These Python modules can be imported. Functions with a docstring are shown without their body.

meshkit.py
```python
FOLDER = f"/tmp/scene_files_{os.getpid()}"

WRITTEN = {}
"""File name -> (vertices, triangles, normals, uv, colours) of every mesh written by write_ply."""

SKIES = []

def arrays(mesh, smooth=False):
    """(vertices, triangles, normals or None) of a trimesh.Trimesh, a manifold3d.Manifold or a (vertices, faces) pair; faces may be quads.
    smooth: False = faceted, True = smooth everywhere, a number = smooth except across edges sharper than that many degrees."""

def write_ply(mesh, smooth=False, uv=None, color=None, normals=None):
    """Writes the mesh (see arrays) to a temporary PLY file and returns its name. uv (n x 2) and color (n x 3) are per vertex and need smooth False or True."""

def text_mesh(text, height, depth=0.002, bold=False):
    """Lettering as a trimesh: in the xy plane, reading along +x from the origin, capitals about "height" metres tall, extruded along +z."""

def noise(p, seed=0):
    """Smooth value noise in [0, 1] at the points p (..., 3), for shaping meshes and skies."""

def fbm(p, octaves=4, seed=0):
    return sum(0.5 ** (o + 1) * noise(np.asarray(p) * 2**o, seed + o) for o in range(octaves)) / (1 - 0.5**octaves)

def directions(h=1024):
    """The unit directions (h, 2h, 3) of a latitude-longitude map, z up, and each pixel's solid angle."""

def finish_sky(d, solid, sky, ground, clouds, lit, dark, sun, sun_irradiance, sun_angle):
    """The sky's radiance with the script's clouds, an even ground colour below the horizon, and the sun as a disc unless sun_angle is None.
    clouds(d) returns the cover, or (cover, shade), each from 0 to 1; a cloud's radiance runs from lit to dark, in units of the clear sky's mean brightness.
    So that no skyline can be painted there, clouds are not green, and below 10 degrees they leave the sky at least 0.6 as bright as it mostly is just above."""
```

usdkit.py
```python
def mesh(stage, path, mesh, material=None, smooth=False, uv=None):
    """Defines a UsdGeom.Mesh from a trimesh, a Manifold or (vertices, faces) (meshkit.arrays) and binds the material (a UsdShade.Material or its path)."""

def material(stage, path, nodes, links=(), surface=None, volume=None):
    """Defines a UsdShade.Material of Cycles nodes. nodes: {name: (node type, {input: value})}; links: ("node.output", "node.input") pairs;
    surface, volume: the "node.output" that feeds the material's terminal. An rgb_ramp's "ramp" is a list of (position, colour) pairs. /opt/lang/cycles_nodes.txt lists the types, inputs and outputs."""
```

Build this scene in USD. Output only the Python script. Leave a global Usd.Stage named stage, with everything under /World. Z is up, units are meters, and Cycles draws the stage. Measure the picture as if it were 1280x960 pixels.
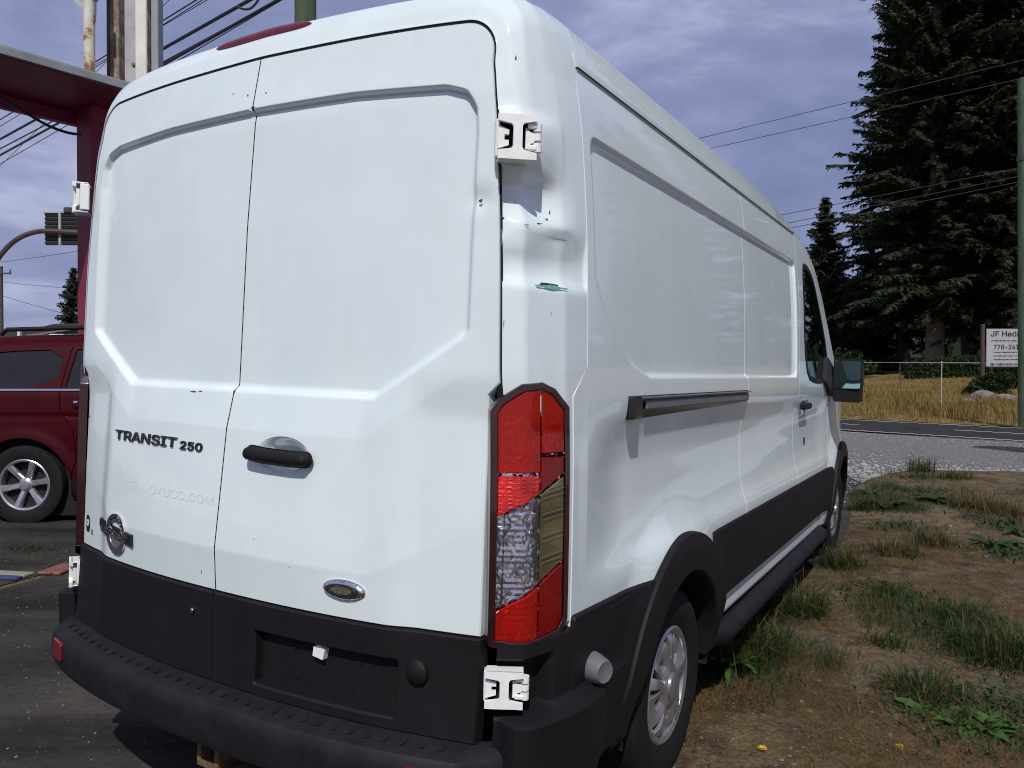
import math, random
import numpy as np, trimesh, shapely, usdkit, meshkit
from scipy.spatial import Delaunay
from scipy.interpolate import PchipInterpolator
import shapely.affinity
from shapely.geometry import Polygon, LineString, Point, box
from pxr import Usd, UsdGeom, UsdLux, UsdShade, Gf, Sdf

stage = Usd.Stage.CreateInMemory()
UsdGeom.SetStageUpAxis(stage, UsdGeom.Tokens.z); UsdGeom.SetStageMetersPerUnit(stage, 1.0)
UsdGeom.Xform.Define(stage, '/World'); UsdGeom.Scope.Define(stage, '/World/Looks')
rng = np.random.default_rng(7)

# ------------------------------------------------------------------ camera
FPX, H0, PITCH = 991.5, 1.5, -math.atan(10 / 991.5)
cam = UsdGeom.Camera.Define(stage, '/World/camera')
cam.AddTranslateOp().Set(Gf.Vec3d(0, 0, H0)); cam.AddRotateXOp().Set(90 + math.degrees(PITCH))
cam.CreateHorizontalApertureAttr(36.0); cam.CreateVerticalApertureAttr(27.0)
cam.CreateFocalLengthAttr(36.0 * FPX / 1280); cam.CreateClippingRangeAttr(Gf.Vec2f(0.05, 3000))
cam.CreateExposureAttr(0.02)
# ------------------------------------------------------------------ sky and sun
SUN = np.array([-0.027, -0.663, 0.748]); SUN /= np.linalg.norm(SUN)
sky = usdkit.material(stage, '/World/Looks/sky_look', {
    'tc': ('texture_coordinate', {}),
    'map': ('mapping', {'scale': (1.0, 1.0, 2.6), 'location': (0.3, 0.1, 0.2)}),
    'n1': ('noise_texture', {'scale': 2.1, 'detail': 7.0, 'roughness': 0.58, 'distortion': 0.5}),
    'n2': ('noise_texture', {'scale': 6.5, 'detail': 6.0, 'roughness': 0.6}),
    'add': ('math', {'math_type': 'multiply_add', 'value2': 0.3}),
    'cover': ('rgb_ramp', {'ramp': [(0.36, (0.62,) * 3), (0.60, (0.80,) * 3), (0.85, (1, 1, 1))]}),
    'tone': ('rgb_ramp', {'ramp': [(0.40, (2.0, 2.45, 4.9)), (0.54, (2.7, 3.1, 5.8)), (0.68, (3.8, 4.2, 7.0)), (0.86, (7.2, 7.6, 10.2))]}),
    'sky': ('sky_texture', {'sky_type': 'single_scattering', 'sun_disc': False, 'sun_elevation': float(math.asin(SUN[2])), 'sun_rotation': float(math.atan2(SUN[0], SUN[1])), 'air_density': 1.0, 'aerosol_density': 1.5}),
    'mix': ('mix_color', {'blend_type': 'mix', 'use_clamp': False}),
    'bg': ('background_shader', {'strength': 0.075})},
    [('tc.generated', 'map.vector'), ('map.vector', 'n1.vector'), ('map.vector', 'n2.vector'), ('n2.fac', 'add.value1'), ('n1.fac', 'add.value3'),
     ('add.value', 'cover.fac'), ('add.value', 'tone.fac'), ('cover.color', 'mix.fac'), ('sky.color', 'mix.a'), ('tone.color', 'mix.b'), ('mix.result', 'bg.color')], surface='bg.background')
dome = UsdLux.DomeLight.Define(stage, '/World/sky'); UsdShade.MaterialBindingAPI.Apply(dome.GetPrim()).Bind(sky)
dome.GetPrim().SetCustomDataByKey('kind', 'structure')
sun = UsdLux.DistantLight.Define(stage, '/World/sun')
sun.CreateNormalizeAttr(True); sun.CreateIntensityAttr(0.88); sun.CreateAngleAttr(0.6); sun.CreateColorAttr(Gf.Vec3f(1.0, 0.96, 0.90))
_q = Gf.Rotation(Gf.Vec3d(0, 0, 1), Gf.Vec3d(*map(float, SUN))).GetQuat()
sun.AddOrientOp(UsdGeom.XformOp.PrecisionDouble).Set(Gf.Quatd(_q))

# ------------------------------------------------------------------ helpers
used = {}
def numbered(parent, name):
    k = (parent, name); n = used.get(k, 0); used[k] = n + 1
    return f'{parent}/{name}' if n == 0 else f'{parent}/{name}_{n:03d}'
def pth(p): return '/World' if p is None else (p if isinstance(p, str) else str(p.GetPath()))
def tag(o, label=None, cat=None, group=None, kind=None):
    o = o.GetPrim() if hasattr(o, 'GetPrim') else o
    for k, v in (('label', label), ('category', cat), ('group', group), ('kind', kind)):
        if v: o.SetCustomDataByKey(k, v)
    return o
def obj(name, m, mat, parent=None, smooth=35, label=None, cat=None, group=None, kind=None):
    if isinstance(m, list): m = join(m)
    p = usdkit.mesh(stage, numbered(pth(parent), name), m, MAT[mat] if isinstance(mat, str) else mat, smooth).GetPrim()
    return tag(p, label, cat, group, kind)
def thing(name, label=None, cat=None, loc=(0, 0, 0), rz=0, group=None, scale=None):
    x = UsdGeom.Xform.Define(stage, numbered('/World', name)); x.AddTranslateOp().Set(Gf.Vec3d(*map(float, loc)))
    if rz: x.AddRotateZOp().Set(math.degrees(rz))
    if scale: x.AddScaleOp().Set(Gf.Vec3f(*map(float, scale)))
    return tag(x.GetPrim(), label, cat, group)
def dup(src, loc, rz=0, label=None, group=None, scale=None):
    was = src.GetCustomData()
    r = thing(src.GetName().split('_0')[0], label or was.get('label'), was.get('category'), loc, rz, group or was.get('group'), scale)
    r.GetReferences().AddInternalReference(src.GetPath()); r.SetInstanceable(True)
    return r
def T(v, f): return trimesh.Trimesh(np.asarray(v, float), np.asarray(f, int), process=False)
def join(ms): return trimesh.util.concatenate([m for m in ms if m is not None])
def mirror(m):
    v = np.array(m.vertices); v[:, 0] *= -1
    return T(v, np.array(m.faces)[:, ::-1])
def smoothstep(a, b, x):
    t = np.clip((np.asarray(x, float) - a) / (b - a), 0, 1); return t * t * (3 - 2 * t)
def sheet(poly, h, fn, inward=None, lines=(), depth=0.03, ch=0.003):
    """A triangulated patch over a 2-D outline, lifted to 3-D by fn, its rim rounded and folded in along `inward`."""
    out = []
    for g in (poly.geoms if hasattr(poly, 'geoms') else [poly]):
        g = shapely.segmentize(g, h); x0, y0, x1, y1 = g.bounds
        gx, gy = np.meshgrid(np.arange(x0, x1 + h, h), np.arange(y0, y1 + h, h * 0.866)); gx = gx.copy(); gx[1::2] += h / 2
        P = np.c_[gx.ravel(), gy.ravel()]
        inner = g.buffer(-h * 0.55); P = P[shapely.contains_xy(inner, P)] if not inner.is_empty else P[:0]
        rings = [np.array(r.coords)[:-1] for r in [g.exterior, *g.interiors]]
        extra = [np.array(shapely.segmentize(LineString(l), min(h * 0.7, .0075)).coords) for l in lines]
        extra = [e[shapely.contains_xy(inner, e)] for e in extra]
        if extra:
            E_ = np.vstack(extra)
            if len(E_) and len(P):
                from scipy.spatial import cKDTree
                P = P[cKDTree(E_).query(P)[0] > h * 0.5]; P = np.vstack([P, E_])
        allp = np.vstack(rings + [P]); tri = Delaunay(allp).simplices
        a, b, c = allp[tri[:, 0]], allp[tri[:, 1]], allp[tri[:, 2]]
        area = (b[:, 0] - a[:, 0]) * (c[:, 1] - a[:, 1]) - (b[:, 1] - a[:, 1]) * (c[:, 0] - a[:, 0])
        tri = np.where((area < 0)[:, None], tri[:, ::-1], tri)
        cen = (a + b + c) / 3
        tri = tri[shapely.contains_xy(g.buffer(1e-7), cen) & (np.abs(area) > 1e-12)]
        V = fn(allp); F = [tri]; n0 = len(allp)
        if inward is not None:
            V = [V]; s = 0; n = n0
            for r in rings:
                k = len(r); idx = np.arange(s, s + k); s += k
                t = np.roll(r, -1, 0) - np.roll(r, 1, 0); t /= np.linalg.norm(t, axis=1)[:, None] + 1e-12
                ccw = Polygon(r).exterior.is_ccw; o = np.c_[t[:, 1], -t[:, 0]] * (1 if ccw else -1)
                if r is not rings[0]: o = -o
                p1 = fn(r + o * ch * .8) + np.asarray(inward) * ch; p2 = p1 + np.asarray(inward) * depth
                V += [p1, p2]; i1, i2 = np.arange(n, n + k), np.arange(n + k, n + 2 * k); n += 2 * k
                q = lambda A, B: np.vstack([np.c_[A, np.roll(B, -1), np.roll(A, -1)], np.c_[A, B, np.roll(B, -1)]])
                f = np.vstack([q(idx, i1), q(i1, i2)])
                if not ((ccw and r is rings[0]) or (not ccw and r is not rings[0])): f = f[:, ::-1]
                F.append(f)
            V = np.vstack(V)
        out.append(T(V, np.vstack(F)))
    return join(out)
def grid(V, closed_u=False):
    """Quads over an (n, m, 3) array of points."""
    n, m = V.shape[:2]; i = np.arange(n * m).reshape(n, m); f = []
    nn = n if closed_u else n - 1
    a = i[:nn]; b = np.roll(i, -1, 0)[:nn]
    q = np.stack([a[:, :-1], b[:, :-1], b[:, 1:], a[:, 1:]], -1).reshape(-1, 4)
    return T(V.reshape(-1, 3), np.vstack([q[:, [0, 1, 2]], q[:, [0, 2, 3]]]))
def bx(size, at=(0, 0, 0), bev=0.0, rot=None):
    sx, sy, sz = [s / 2 for s in size]
    if bev > 0:
        b = min(bev, min(sx, sy, sz) * .9); pts = []
        for x in (-1, 1):
            for y in (-1, 1):
                for z in (-1, 1):
                    pts += [(x * sx, y * (sy - b), z * (sz - b)), (x * (sx - b), y * sy, z * (sz - b)), (x * (sx - b), y * (sy - b), z * sz)]
        m = trimesh.convex.convex_hull(np.array(pts))
    else: m = trimesh.creation.box([2 * sx, 2 * sy, 2 * sz])
    m = T(m.vertices, m.faces)
    if rot is not None: m.apply_transform(rot if np.ndim(rot) == 2 else trimesh.transformations.euler_matrix(*rot))
    m.apply_translation(at); return m
def tube(pts, r, n=10, caps=True):
    pts = np.asarray(pts, float); k = len(pts); r = np.broadcast_to(np.asarray(r, float), (k,))
    t = np.gradient(pts, axis=0); t /= np.linalg.norm(t, axis=1)[:, None] + 1e-12
    ref = np.array([0, 0, 1.0]) if abs(t[0, 2]) < .9 else np.array([1.0, 0, 0]); rows = []
    u = np.cross(ref, t[0]); u /= np.linalg.norm(u)
    for j in range(k):
        u = u - t[j] * (u @ t[j]); u /= np.linalg.norm(u); v = np.cross(t[j], u); a = np.arange(n) / n * 2 * np.pi
        rows.append(pts[j] + r[j] * (np.cos(a)[:, None] * u + np.sin(a)[:, None] * v))
    V = np.array(rows).reshape(-1, 3); i = np.arange(k * n).reshape(k, n); a, b = i[:-1], i[1:]
    F = np.stack([a, np.roll(a, -1, 1), np.roll(b, -1, 1), b], -1).reshape(-1, 4); F = np.vstack([F[:, [0, 1, 2]], F[:, [0, 2, 3]]])
    if caps:
        V = np.vstack([V, pts[0], pts[-1]]); c0, c1 = len(V) - 2, len(V) - 1
        F = np.vstack([F, np.c_[np.full(n, c0), np.roll(i[0], -1), i[0]], np.c_[np.full(n, c1), i[-1], np.roll(i[-1], -1)]])
    return T(V, F)
def lathe(prof, n=48, axis='x'):
    """Surface of revolution; prof: (along, radius)."""
    prof = np.asarray(prof, float); a = np.arange(n + 1) / n * 2 * np.pi
    V = np.stack([np.broadcast_to(prof[None, :, 0], (n + 1, len(prof))), prof[None, :, 1] * np.cos(a)[:, None], prof[None, :, 1] * np.sin(a)[:, None]], -1)
    m = grid(V); m.merge_vertices(); m.update_faces(m.nondegenerate_faces())
    if axis == 'z': m.vertices = m.vertices[:, [1, 2, 0]]
    return m
def extrude(poly, d, bev=0):
    ms = [trimesh.creation.extrude_polygon(g, d, engine='earcut') for g in (poly.geoms if hasattr(poly, 'geoms') else [poly])]
    return join([T(m.vertices, m.faces) for m in ms])
def chaikin(p, k=2, closed=False):
    p = np.asarray(p, float)
    for _ in range(k):
        q = np.roll(p, -1, 0) if closed else p[1:]; b = p if closed else p[:-1]
        m = np.stack([b * .75 + q * .25, b * .25 + q * .75], 1).reshape(-1, p.shape[1])
        p = m if closed else np.vstack([p[:1], m, p[-1:]])
    return p

# ------------------------------------------------------------------ materials
MAT = {}
def mat(name, nodes, links=(), surface='p.BSDF'):
    MAT[name] = usdkit.material(stage, '/World/Looks/' + name, nodes, links, surface=surface)
def simple(name, col, rough=0.5, var=0.12, scale=8.0, bump=0.0, bscale=60.0, metallic=0.0, coat=0.0, spec=0.5, bdist=0.01, **kw):
    """Principled with a noise-driven tone variation and fine bump."""
    lo = tuple(c * (1 - var) for c in col); hi = tuple(min(1, c * (1 + var)) for c in col)
    nodes = {'g': ('texture_coordinate', {}), 'n': ('noise_texture', {'scale': scale, 'detail': 5.0, 'roughness': 0.6}),
             'r': ('rgb_ramp', {'ramp': [(0.3, lo), (0.7, hi)]}),
             'p': ('principled_bsdf', {'roughness': rough, 'metallic': metallic, 'coat_weight': coat, 'specular_ior_level': spec, **kw})}
    links = [('g.object', 'n.vector'), ('n.fac', 'r.fac'), ('r.color', 'p.base_color')]
    if bump:
        nodes['b'] = ('noise_texture', {'scale': bscale, 'detail': 4.0}); nodes['bu'] = ('bump', {'strength': bump, 'distance': bdist})
        links += [('g.object', 'b.vector'), ('b.fac', 'bu.height'), ('bu.normal', 'p.normal')]
    mat(name, nodes, links)
# van paint: off-white clear-coated, slightly dusty low down
mat('white_paint', {
    'g': ('texture_coordinate', {}), 'n': ('noise_texture', {'scale': 3.0, 'detail': 8.0, 'roughness': 0.65}),
    'm': ('mapping', {'scale': (9, 9, 2.2)}), 'n2': ('noise_texture', {'scale': 2.0, 'detail': 5.0}),
    'r': ('rgb_ramp', {'ramp': [(0.35, (0.640, 0.722, 0.728)), (0.62, (0.685, 0.765, 0.772))]}),
    'r2': ('rgb_ramp', {'ramp': [(0.5, (1, 1, 1)), (0.85, (0.965, 0.963, 0.955))]}),
    'mx': ('mix_color', {'blend_type': 'multiply', 'fac': 1.0}),
    'rr': ('rgb_ramp', {'ramp': [(0.3, (0.025,) * 3), (0.75, (0.09,) * 3)]}),
    'bn': ('noise_texture', {'scale': 1.6, 'detail': 2.0}), 'bu': ('bump', {'strength': 0.10, 'distance': 0.02}),
    'p': ('principled_bsdf', {'roughness': 0.62, 'coat_weight': 1.0, 'coat_ior': 1.75, 'specular_ior_level': 0.15})},
    [('g.object', 'n.vector'), ('g.object', 'm.vector'), ('m.vector', 'n2.vector'), ('n.fac', 'r.fac'), ('n2.fac', 'r2.fac'), ('r.color', 'mx.a'), ('r2.color', 'mx.b'),
     ('mx.result', 'p.base_color'), ('n.fac', 'rr.fac'), ('rr.color', 'p.coat_roughness'), ('g.object', 'bn.vector'), ('bn.fac', 'bu.height'), ('bu.normal', 'p.coat_normal')])
simple('black_plastic', (0.0085, 0.0078, 0.0092), 0.6, 0.25, 6, bump=0.25, bscale=900, bdist=0.001, spec=0.22)
simple('step_plastic', (0.0115, 0.011, 0.0135), 0.62, 0.35, 14, bump=0.3, bscale=500, bdist=0.001, spec=0.25)
simple('dark_inside', (0.006, 0.006, 0.006), 0.9)
simple('gloss_black', (0.012, 0.012, 0.013), 0.2, 0.1)
simple('rubber', (0.010, 0.010, 0.0105), 0.8, 0.3, 25, bump=0.2, bscale=200, bdist=0.002, spec=0.2)
simple('wheel_silver', (0.36, 0.36, 0.38), 0.30, 0.1, 10, metallic=0.75)
simple('alloy', (0.60, 0.60, 0.62), 0.25, 0.08, 10, metallic=0.85)
simple('chrome', (0.75, 0.75, 0.76), 0.12, 0.1, 30, metallic=1.0)
simple('worn_badge', (0.17, 0.155, 0.11), 0.3, 0.6, 120, metallic=0.5)
simple('badge_dark', (0.02, 0.02, 0.024), 0.25, 0.3, 80, metallic=0.3)
simple('hinge_white', (0.76, 0.77, 0.75), 0.4, 0.06, 40, coat=0.3)
simple('rust_steel', (0.13, 0.082, 0.040), 0.75, 0.5, 30, bump=0.5, bscale=90, bdist=0.004)
simple('teal_primer', (0.16, 0.45, 0.36), 0.6, 0.2, 60)
simple('chip_dark', (0.06, 0.045, 0.035), 0.7, 0.4, 100)
simple('ghost_letter', (0.58, 0.62, 0.62), 0.6, 0.05, 60)
simple('grey_plastic', (0.13, 0.125, 0.14), 0.5, 0.15, 20)
simple('mirror_glass', (0.55, 0.80, 0.76), 0.04, 0.03, 2, metallic=1.0)
def lens(name, col, bs, strength, rough=0.12, metallic=0.0, spec=0.5):
    mat(name, {'g': ('texture_coordinate', {}), 'm': ('mapping', {'scale': (bs * 1.6, bs * 1.6, bs * 2.4)}), 'v': ('voronoi_texture', {'scale': 1.0, 'metric': 'chebychev', 'randomness': 0.35}),
               'w': ('noise_texture', {'scale': 9.0, 'detail': 3.0}),
               'r': ('rgb_ramp', {'ramp': [(0.3, tuple(c * .45 for c in col)), (0.7, tuple(min(1, c * 1.5) for c in col))]}),
               'bu': ('bump', {'strength': strength, 'distance': 0.006}),
               'p': ('principled_bsdf', {'roughness': rough, 'metallic': metallic, 'coat_weight': 1.0, 'coat_roughness': 0.04, 'specular_ior_level': spec})},
        [('g.object', 'm.vector'), ('m.vector', 'v.vector'), ('g.object', 'w.vector'), ('w.fac', 'r.fac'), ('r.color', 'p.base_color'), ('v.distance', 'bu.height'), ('bu.normal', 'p.normal')])
def clear_lens(name, col, bs, strength, rough=.03, dif=.27):
    mat(name, {'g': ('texture_coordinate', {}), 'm': ('mapping', {'scale': (bs, bs, bs * 1.8)}), 'v': ('voronoi_texture', {'scale': 1.0, 'metric': 'chebychev', 'randomness': 0.2}), 'bu': ('bump', {'strength': strength, 'distance': 0.004}),
               't': ('transparent_bsdf', {'color': col}), 'd': ('diffuse_bsdf', {'color': tuple(c * .8 for c in col)}), 'gl': ('glossy_bsdf', {'roughness': rough, 'color': (1, 1, 1)}), 'f': ('fresnel', {'IOR': 1.5}), 'm0': ('mix_closure', {'fac': dif}), 'm1': ('mix_closure', {})},
        [('g.object', 'm.vector'), ('m.vector', 'v.vector'), ('v.distance', 'bu.height'), ('bu.normal', 'd.normal'), ('f.fac', 'm1.fac'), ('t.BSDF', 'm0.closure1'), ('d.BSDF', 'm0.closure2'), ('m0.closure', 'm1.closure1'), ('gl.BSDF', 'm1.closure2')], surface='m1.closure')
clear_lens('lens_red', (0.95, 0.022, 0.012), 90, 0.25); clear_lens('lens_red_deep', (0.62, 0.012, 0.012), 60, 0.1); clear_lens('lens_bright', (0.98, 0.05, 0.03), 90, 0.4); clear_lens('lens_white', (0.95, 0.94, 0.94), 70, 0.15, .03, .04)
simple('reflector_red', (0.16, 0.004, 0.006), 0.3, 0.2, 30, coat=0.6)
lens('lens_border', (0.022, 0.002, 0.004), 10, 0.05, 0.2)
lens('lens_bright', (0.62, 0.012, 0.008), 40, 0.8, 0.15, 0.25)
lens('reflector_clear', (0.62, 0.60, 0.60), 36, 1.0, 0.10, 1.0)
lens('reflector_smooth', (0.20, 0.19, 0.10), 5, 0.12, 0.1, 0.7)
simple('mirror_chrome', (0.82, 0.82, 0.83), 0.16, 0.05, 20, metallic=1.0)
simple('red_beacon', (0.12, 0.006, 0.012), 0.25, 0.3, 20, coat=0.6)
mat('dark_glass', {'t': ('transparent_bsdf', {'color': (0.10, 0.11, 0.11)}), 'gl': ('glossy_bsdf', {'roughness': 0.02, 'color': (1, 1, 1)}), 'f': ('fresnel', {'IOR': 1.5}), 'm': ('mix_closure', {})},
    [('f.fac', 'm.fac'), ('t.BSDF', 'm.closure1'), ('gl.BSDF', 'm.closure2')], surface='m.closure')

# ------------------------------------------------------------------ terrain (world axes: x right, y ahead of the camera, z up)
A = np.array([[0.859996, 0.509473, 0.029058], [-0.509251, 0.860485, -0.015126], [-0.032711, -0.001789, 0.999463]])
TV = np.array([-0.892733, 2.370375, 0.04684])
def vw(p): return np.asarray(p, float) @ A.T + TV         # van frame to world
ROADP, ROADN = np.array([12.3, 19.1]), np.array([0.828, 0.562])   # a point of the near road edge, the direction across it
def roadd(x, y): return (np.asarray(x) - ROADP[0]) * ROADN[0] + (np.asarray(y) - ROADP[1]) * ROADN[1]
def ground_z(x, y):
    x, y = np.asarray(x, float), np.asarray(y, float)
    near = -0.0136 * np.clip(x, -9, 9) + 0.0413 * np.clip(y, -8, 11) - 0.0996
    d = roadd(x, y); far = -0.10 + 0.06 * np.clip(d - 6.5, 0, 36) + 0.012 * np.clip(d - 42, 0, 60)
    w = smoothstep(-11.0, -1.0, d)
    return near * (1 - w) + far * w
def raydir(px, py):
    u, v = (px - 640) / FPX, -(py - 480) / FPX
    return np.array([u, math.cos(PITCH) - v * math.sin(PITCH), math.sin(PITCH) + v * math.cos(PITCH)])
def at(px, py, D):
    """World point on the sight line at a distance D ahead."""
    d = raydir(px, py); return np.array([0, 0, H0]) + d * (D / d[1])
def gnd(px, py):
    d = raydir(px, py); t = np.geomspace(0.8, 140, 4000); P = np.array([0, 0, H0]) + t[:, None] * d
    below = np.nonzero(P[:, 2] < ground_z(P[:, 0], P[:, 1]))[0]
    return P[below[0]] if len(below) else P[-1]
def terrain(poly, h, off, fine=None):
    def fn(P):
        return np.c_[P, ground_z(P[:, 0], P[:, 1]) + off]
    return sheet(poly, h, fn)

# ------------------------------------------------------------------ the van
van = UsdGeom.Xform.Define(stage, '/World/cargo_van')
_m = np.eye(4); _m[:3, :3] = A.T; _m[3, :3] = TV
van.AddTransformOp().Set(Gf.Matrix4d(*map(float, _m.ravel())))
van = tag(van.GetPrim(), 'white medium-roof cargo van with dented rear corner and black bumper', 'van')

_S = PchipInterpolator([.30, .46, .56, .80, .86, .90, .955, 1.03, 1.12, 1.20, 1.27, 1.33, 1.37, 1.42, 1.50, 1.80, 2.10, 2.25, 2.36, 2.5],
                       [.965, .985, 1.0, 1.006, 1.006, 1.002, .984, .970, .962, .960, .966, .979, .989, .993, .991, .980, .957, .937, .913, .87])
_S0 = PchipInterpolator([.30, .56, .80, 1.2, 1.5, 1.8, 2.10, 2.25, 2.36, 2.5], [.965, 1.0, 1.006, 1.002, .991, .980, .957, .937, .913, .87])
ARCH, ARCHF = (1.2, .36), (4.956, .465)
REC_SIDE = Polygon([(.455, 1.76), (.455, 2.168), (3.30, 2.168), (3.30, 1.480), (.88, 1.480), (.72, 1.52), (.53, 1.66)]).buffer(-.045, 12).buffer(.045, 12)
def side_x(y, z, recess=True):
    f = smoothstep(.30, .75, y) * (1 - smoothstep(4.1, 4.7, y) * .6)
    x = _S0(z) * (1 - f) + _S(z) * f
    for (cy, cz) in (ARCH, ARCHF):
        r = np.hypot(y - cy, (z - cz)); x = x + .028 * (1 - smoothstep(.50, .70, r)) * smoothstep(.3, .6, z)
    yy = np.clip(y - 3.5, 0, None); hi = smoothstep(1.25, 2.2, z)
    x = x - .035 * yy ** 1.5 * hi * .9 - .030 * np.clip(y - 4.7, 0, None) ** 2 * 3
    if recess:
        P = shapely.points(y, z); d = np.where(shapely.contains_xy(REC_SIDE, y, z), 1, -1) * shapely.distance(REC_SIDE.exterior, P)
        w = np.interp(z, [1.50, 1.60, 2.08, 2.15], [.017, .026, .022, .009])
        x = x - .017 * smoothstep(-.002, 1, d / w)
    return x
# rear face
REC_REAR = Polygon([(-.805, 1.585), (-.805, 2.10), (-.795, 2.17), (-.765, 2.215), (-.70, 2.236), (-.4, 2.255), (0, 2.262), (.4, 2.255), (.70, 2.236), (.765, 2.215), (.795, 2.17), (.805, 2.10), (.805, 1.585), (.53, 1.405), (-.53, 1.405)]).buffer(-.04, 12).buffer(.04, 12)
def rear_y(x, z, recess=True):
    x, z = np.broadcast_arrays(np.asarray(x, float), np.asarray(z, float)); ax = np.abs(x)
    zl = .945 + .17 * np.clip((ax - .55) / .33, 0, 1); zu = 1.30 + .19 * np.clip((ax - .50) / .30, 0, 1); zs = zu + .105
    knots = [np.full_like(ax, .40), np.full_like(ax, .82), zl, (zl * .45 + zu * .55), zu, zs, np.maximum(zs + .02, 1.9), np.full_like(ax, 2.22), np.full_like(ax, 2.46), np.full_like(ax, 2.7)]
    vals = [-.020, -.018, -.026, -.006, .010, .034, .052, .074, .118, .2]
    yc = np.zeros_like(ax)
    for k in range(len(knots) - 1):
        a, b = knots[k], knots[k + 1]; t = np.clip((z - a) / (b - a), 0, 1)
        yc = np.where((z >= a), vals[k] + (vals[k + 1] - vals[k]) * t, yc)
    ye = np.interp(z, [.4, .8, 1.1, 1.4, 1.8, 2.2, 2.4, 2.6], [.085, .088, .095, .103, .110, .125, .150, .19])
    y = yc + (ye - yc) * np.clip(ax / .885, 0, 1.3) ** 2.3
    y = y + .016 * smoothstep(0, .10, ax - (.60 + .25 * np.clip((z - zl) / (zu - zl), 0, 1) * 0)) * smoothstep(.45, .80, z) * (1 - smoothstep(1.35, 1.5, z))
    if recess:
        d = np.where(shapely.contains_xy(REC_REAR, x, z), 1, -1) * shapely.distance(REC_REAR.exterior, shapely.points(x, z))
        w = np.interp(z, [1.45, 1.62, 2.08, 2.18], [.024, .021, .020, .010]); y = y + .020 * smoothstep(-.002, 1, d / w)
    return y
def rear_fn(off=0.0, recess=True):
    def fn(P):
        y = rear_y(P[:, 0], P[:, 1], recess)
        y = y + .010 * np.exp(-((P[:, 0] - .815) / .03) ** 2 - ((P[:, 1] - 1.93) / .03) ** 2)       # small dent near the hinge side
        return np.c_[P[:, 0], y - off, P[:, 1]]
    return fn
# closed outline of the body's cross-section (right half, bottom to roof centre)
def outline_half(y=0.4):
    z = np.r_[np.linspace(.80, 2.28, 90)]
    side = np.c_[_S0(z), z]
    corner = chaikin([(_S0(2.28), 2.28), (.918, 2.365), (.90, 2.445), (.845, 2.508), (.72, 2.546), (.45, 2.568), (0, 2.580)], 3)
    return np.vstack([side[:-1], corner])
G_ = outline_half()
def roof_z(x): return np.interp(np.abs(x), G_[95:, 0][::-1], G_[95:, 1][::-1])
WALL_K = np.array([(.096, 0), (.093, .002), (.046, .030), (.003, .165), (0, .292)])
ROOF_K = np.array([(.150, 0), (.145, .003), (.098, .020), (.048, .052), (.018, .125), (.005, .215), (0, .300)])
def resample_k(K, n=48):
    s = np.r_[0, np.cumsum(np.hypot(*np.diff(K, axis=0).T))]; t = np.linspace(0, s[-1], n)
    P = np.c_[np.interp(t, s, K[:, 0]), np.interp(t, s, K[:, 1])]
    for _ in range(1): P[1:-1] = P[1:-1] * .5 + (P[:-2] + P[2:]) * .25
    return P
KW, KR = resample_k(WALL_K), resample_k(ROOF_K)
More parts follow.
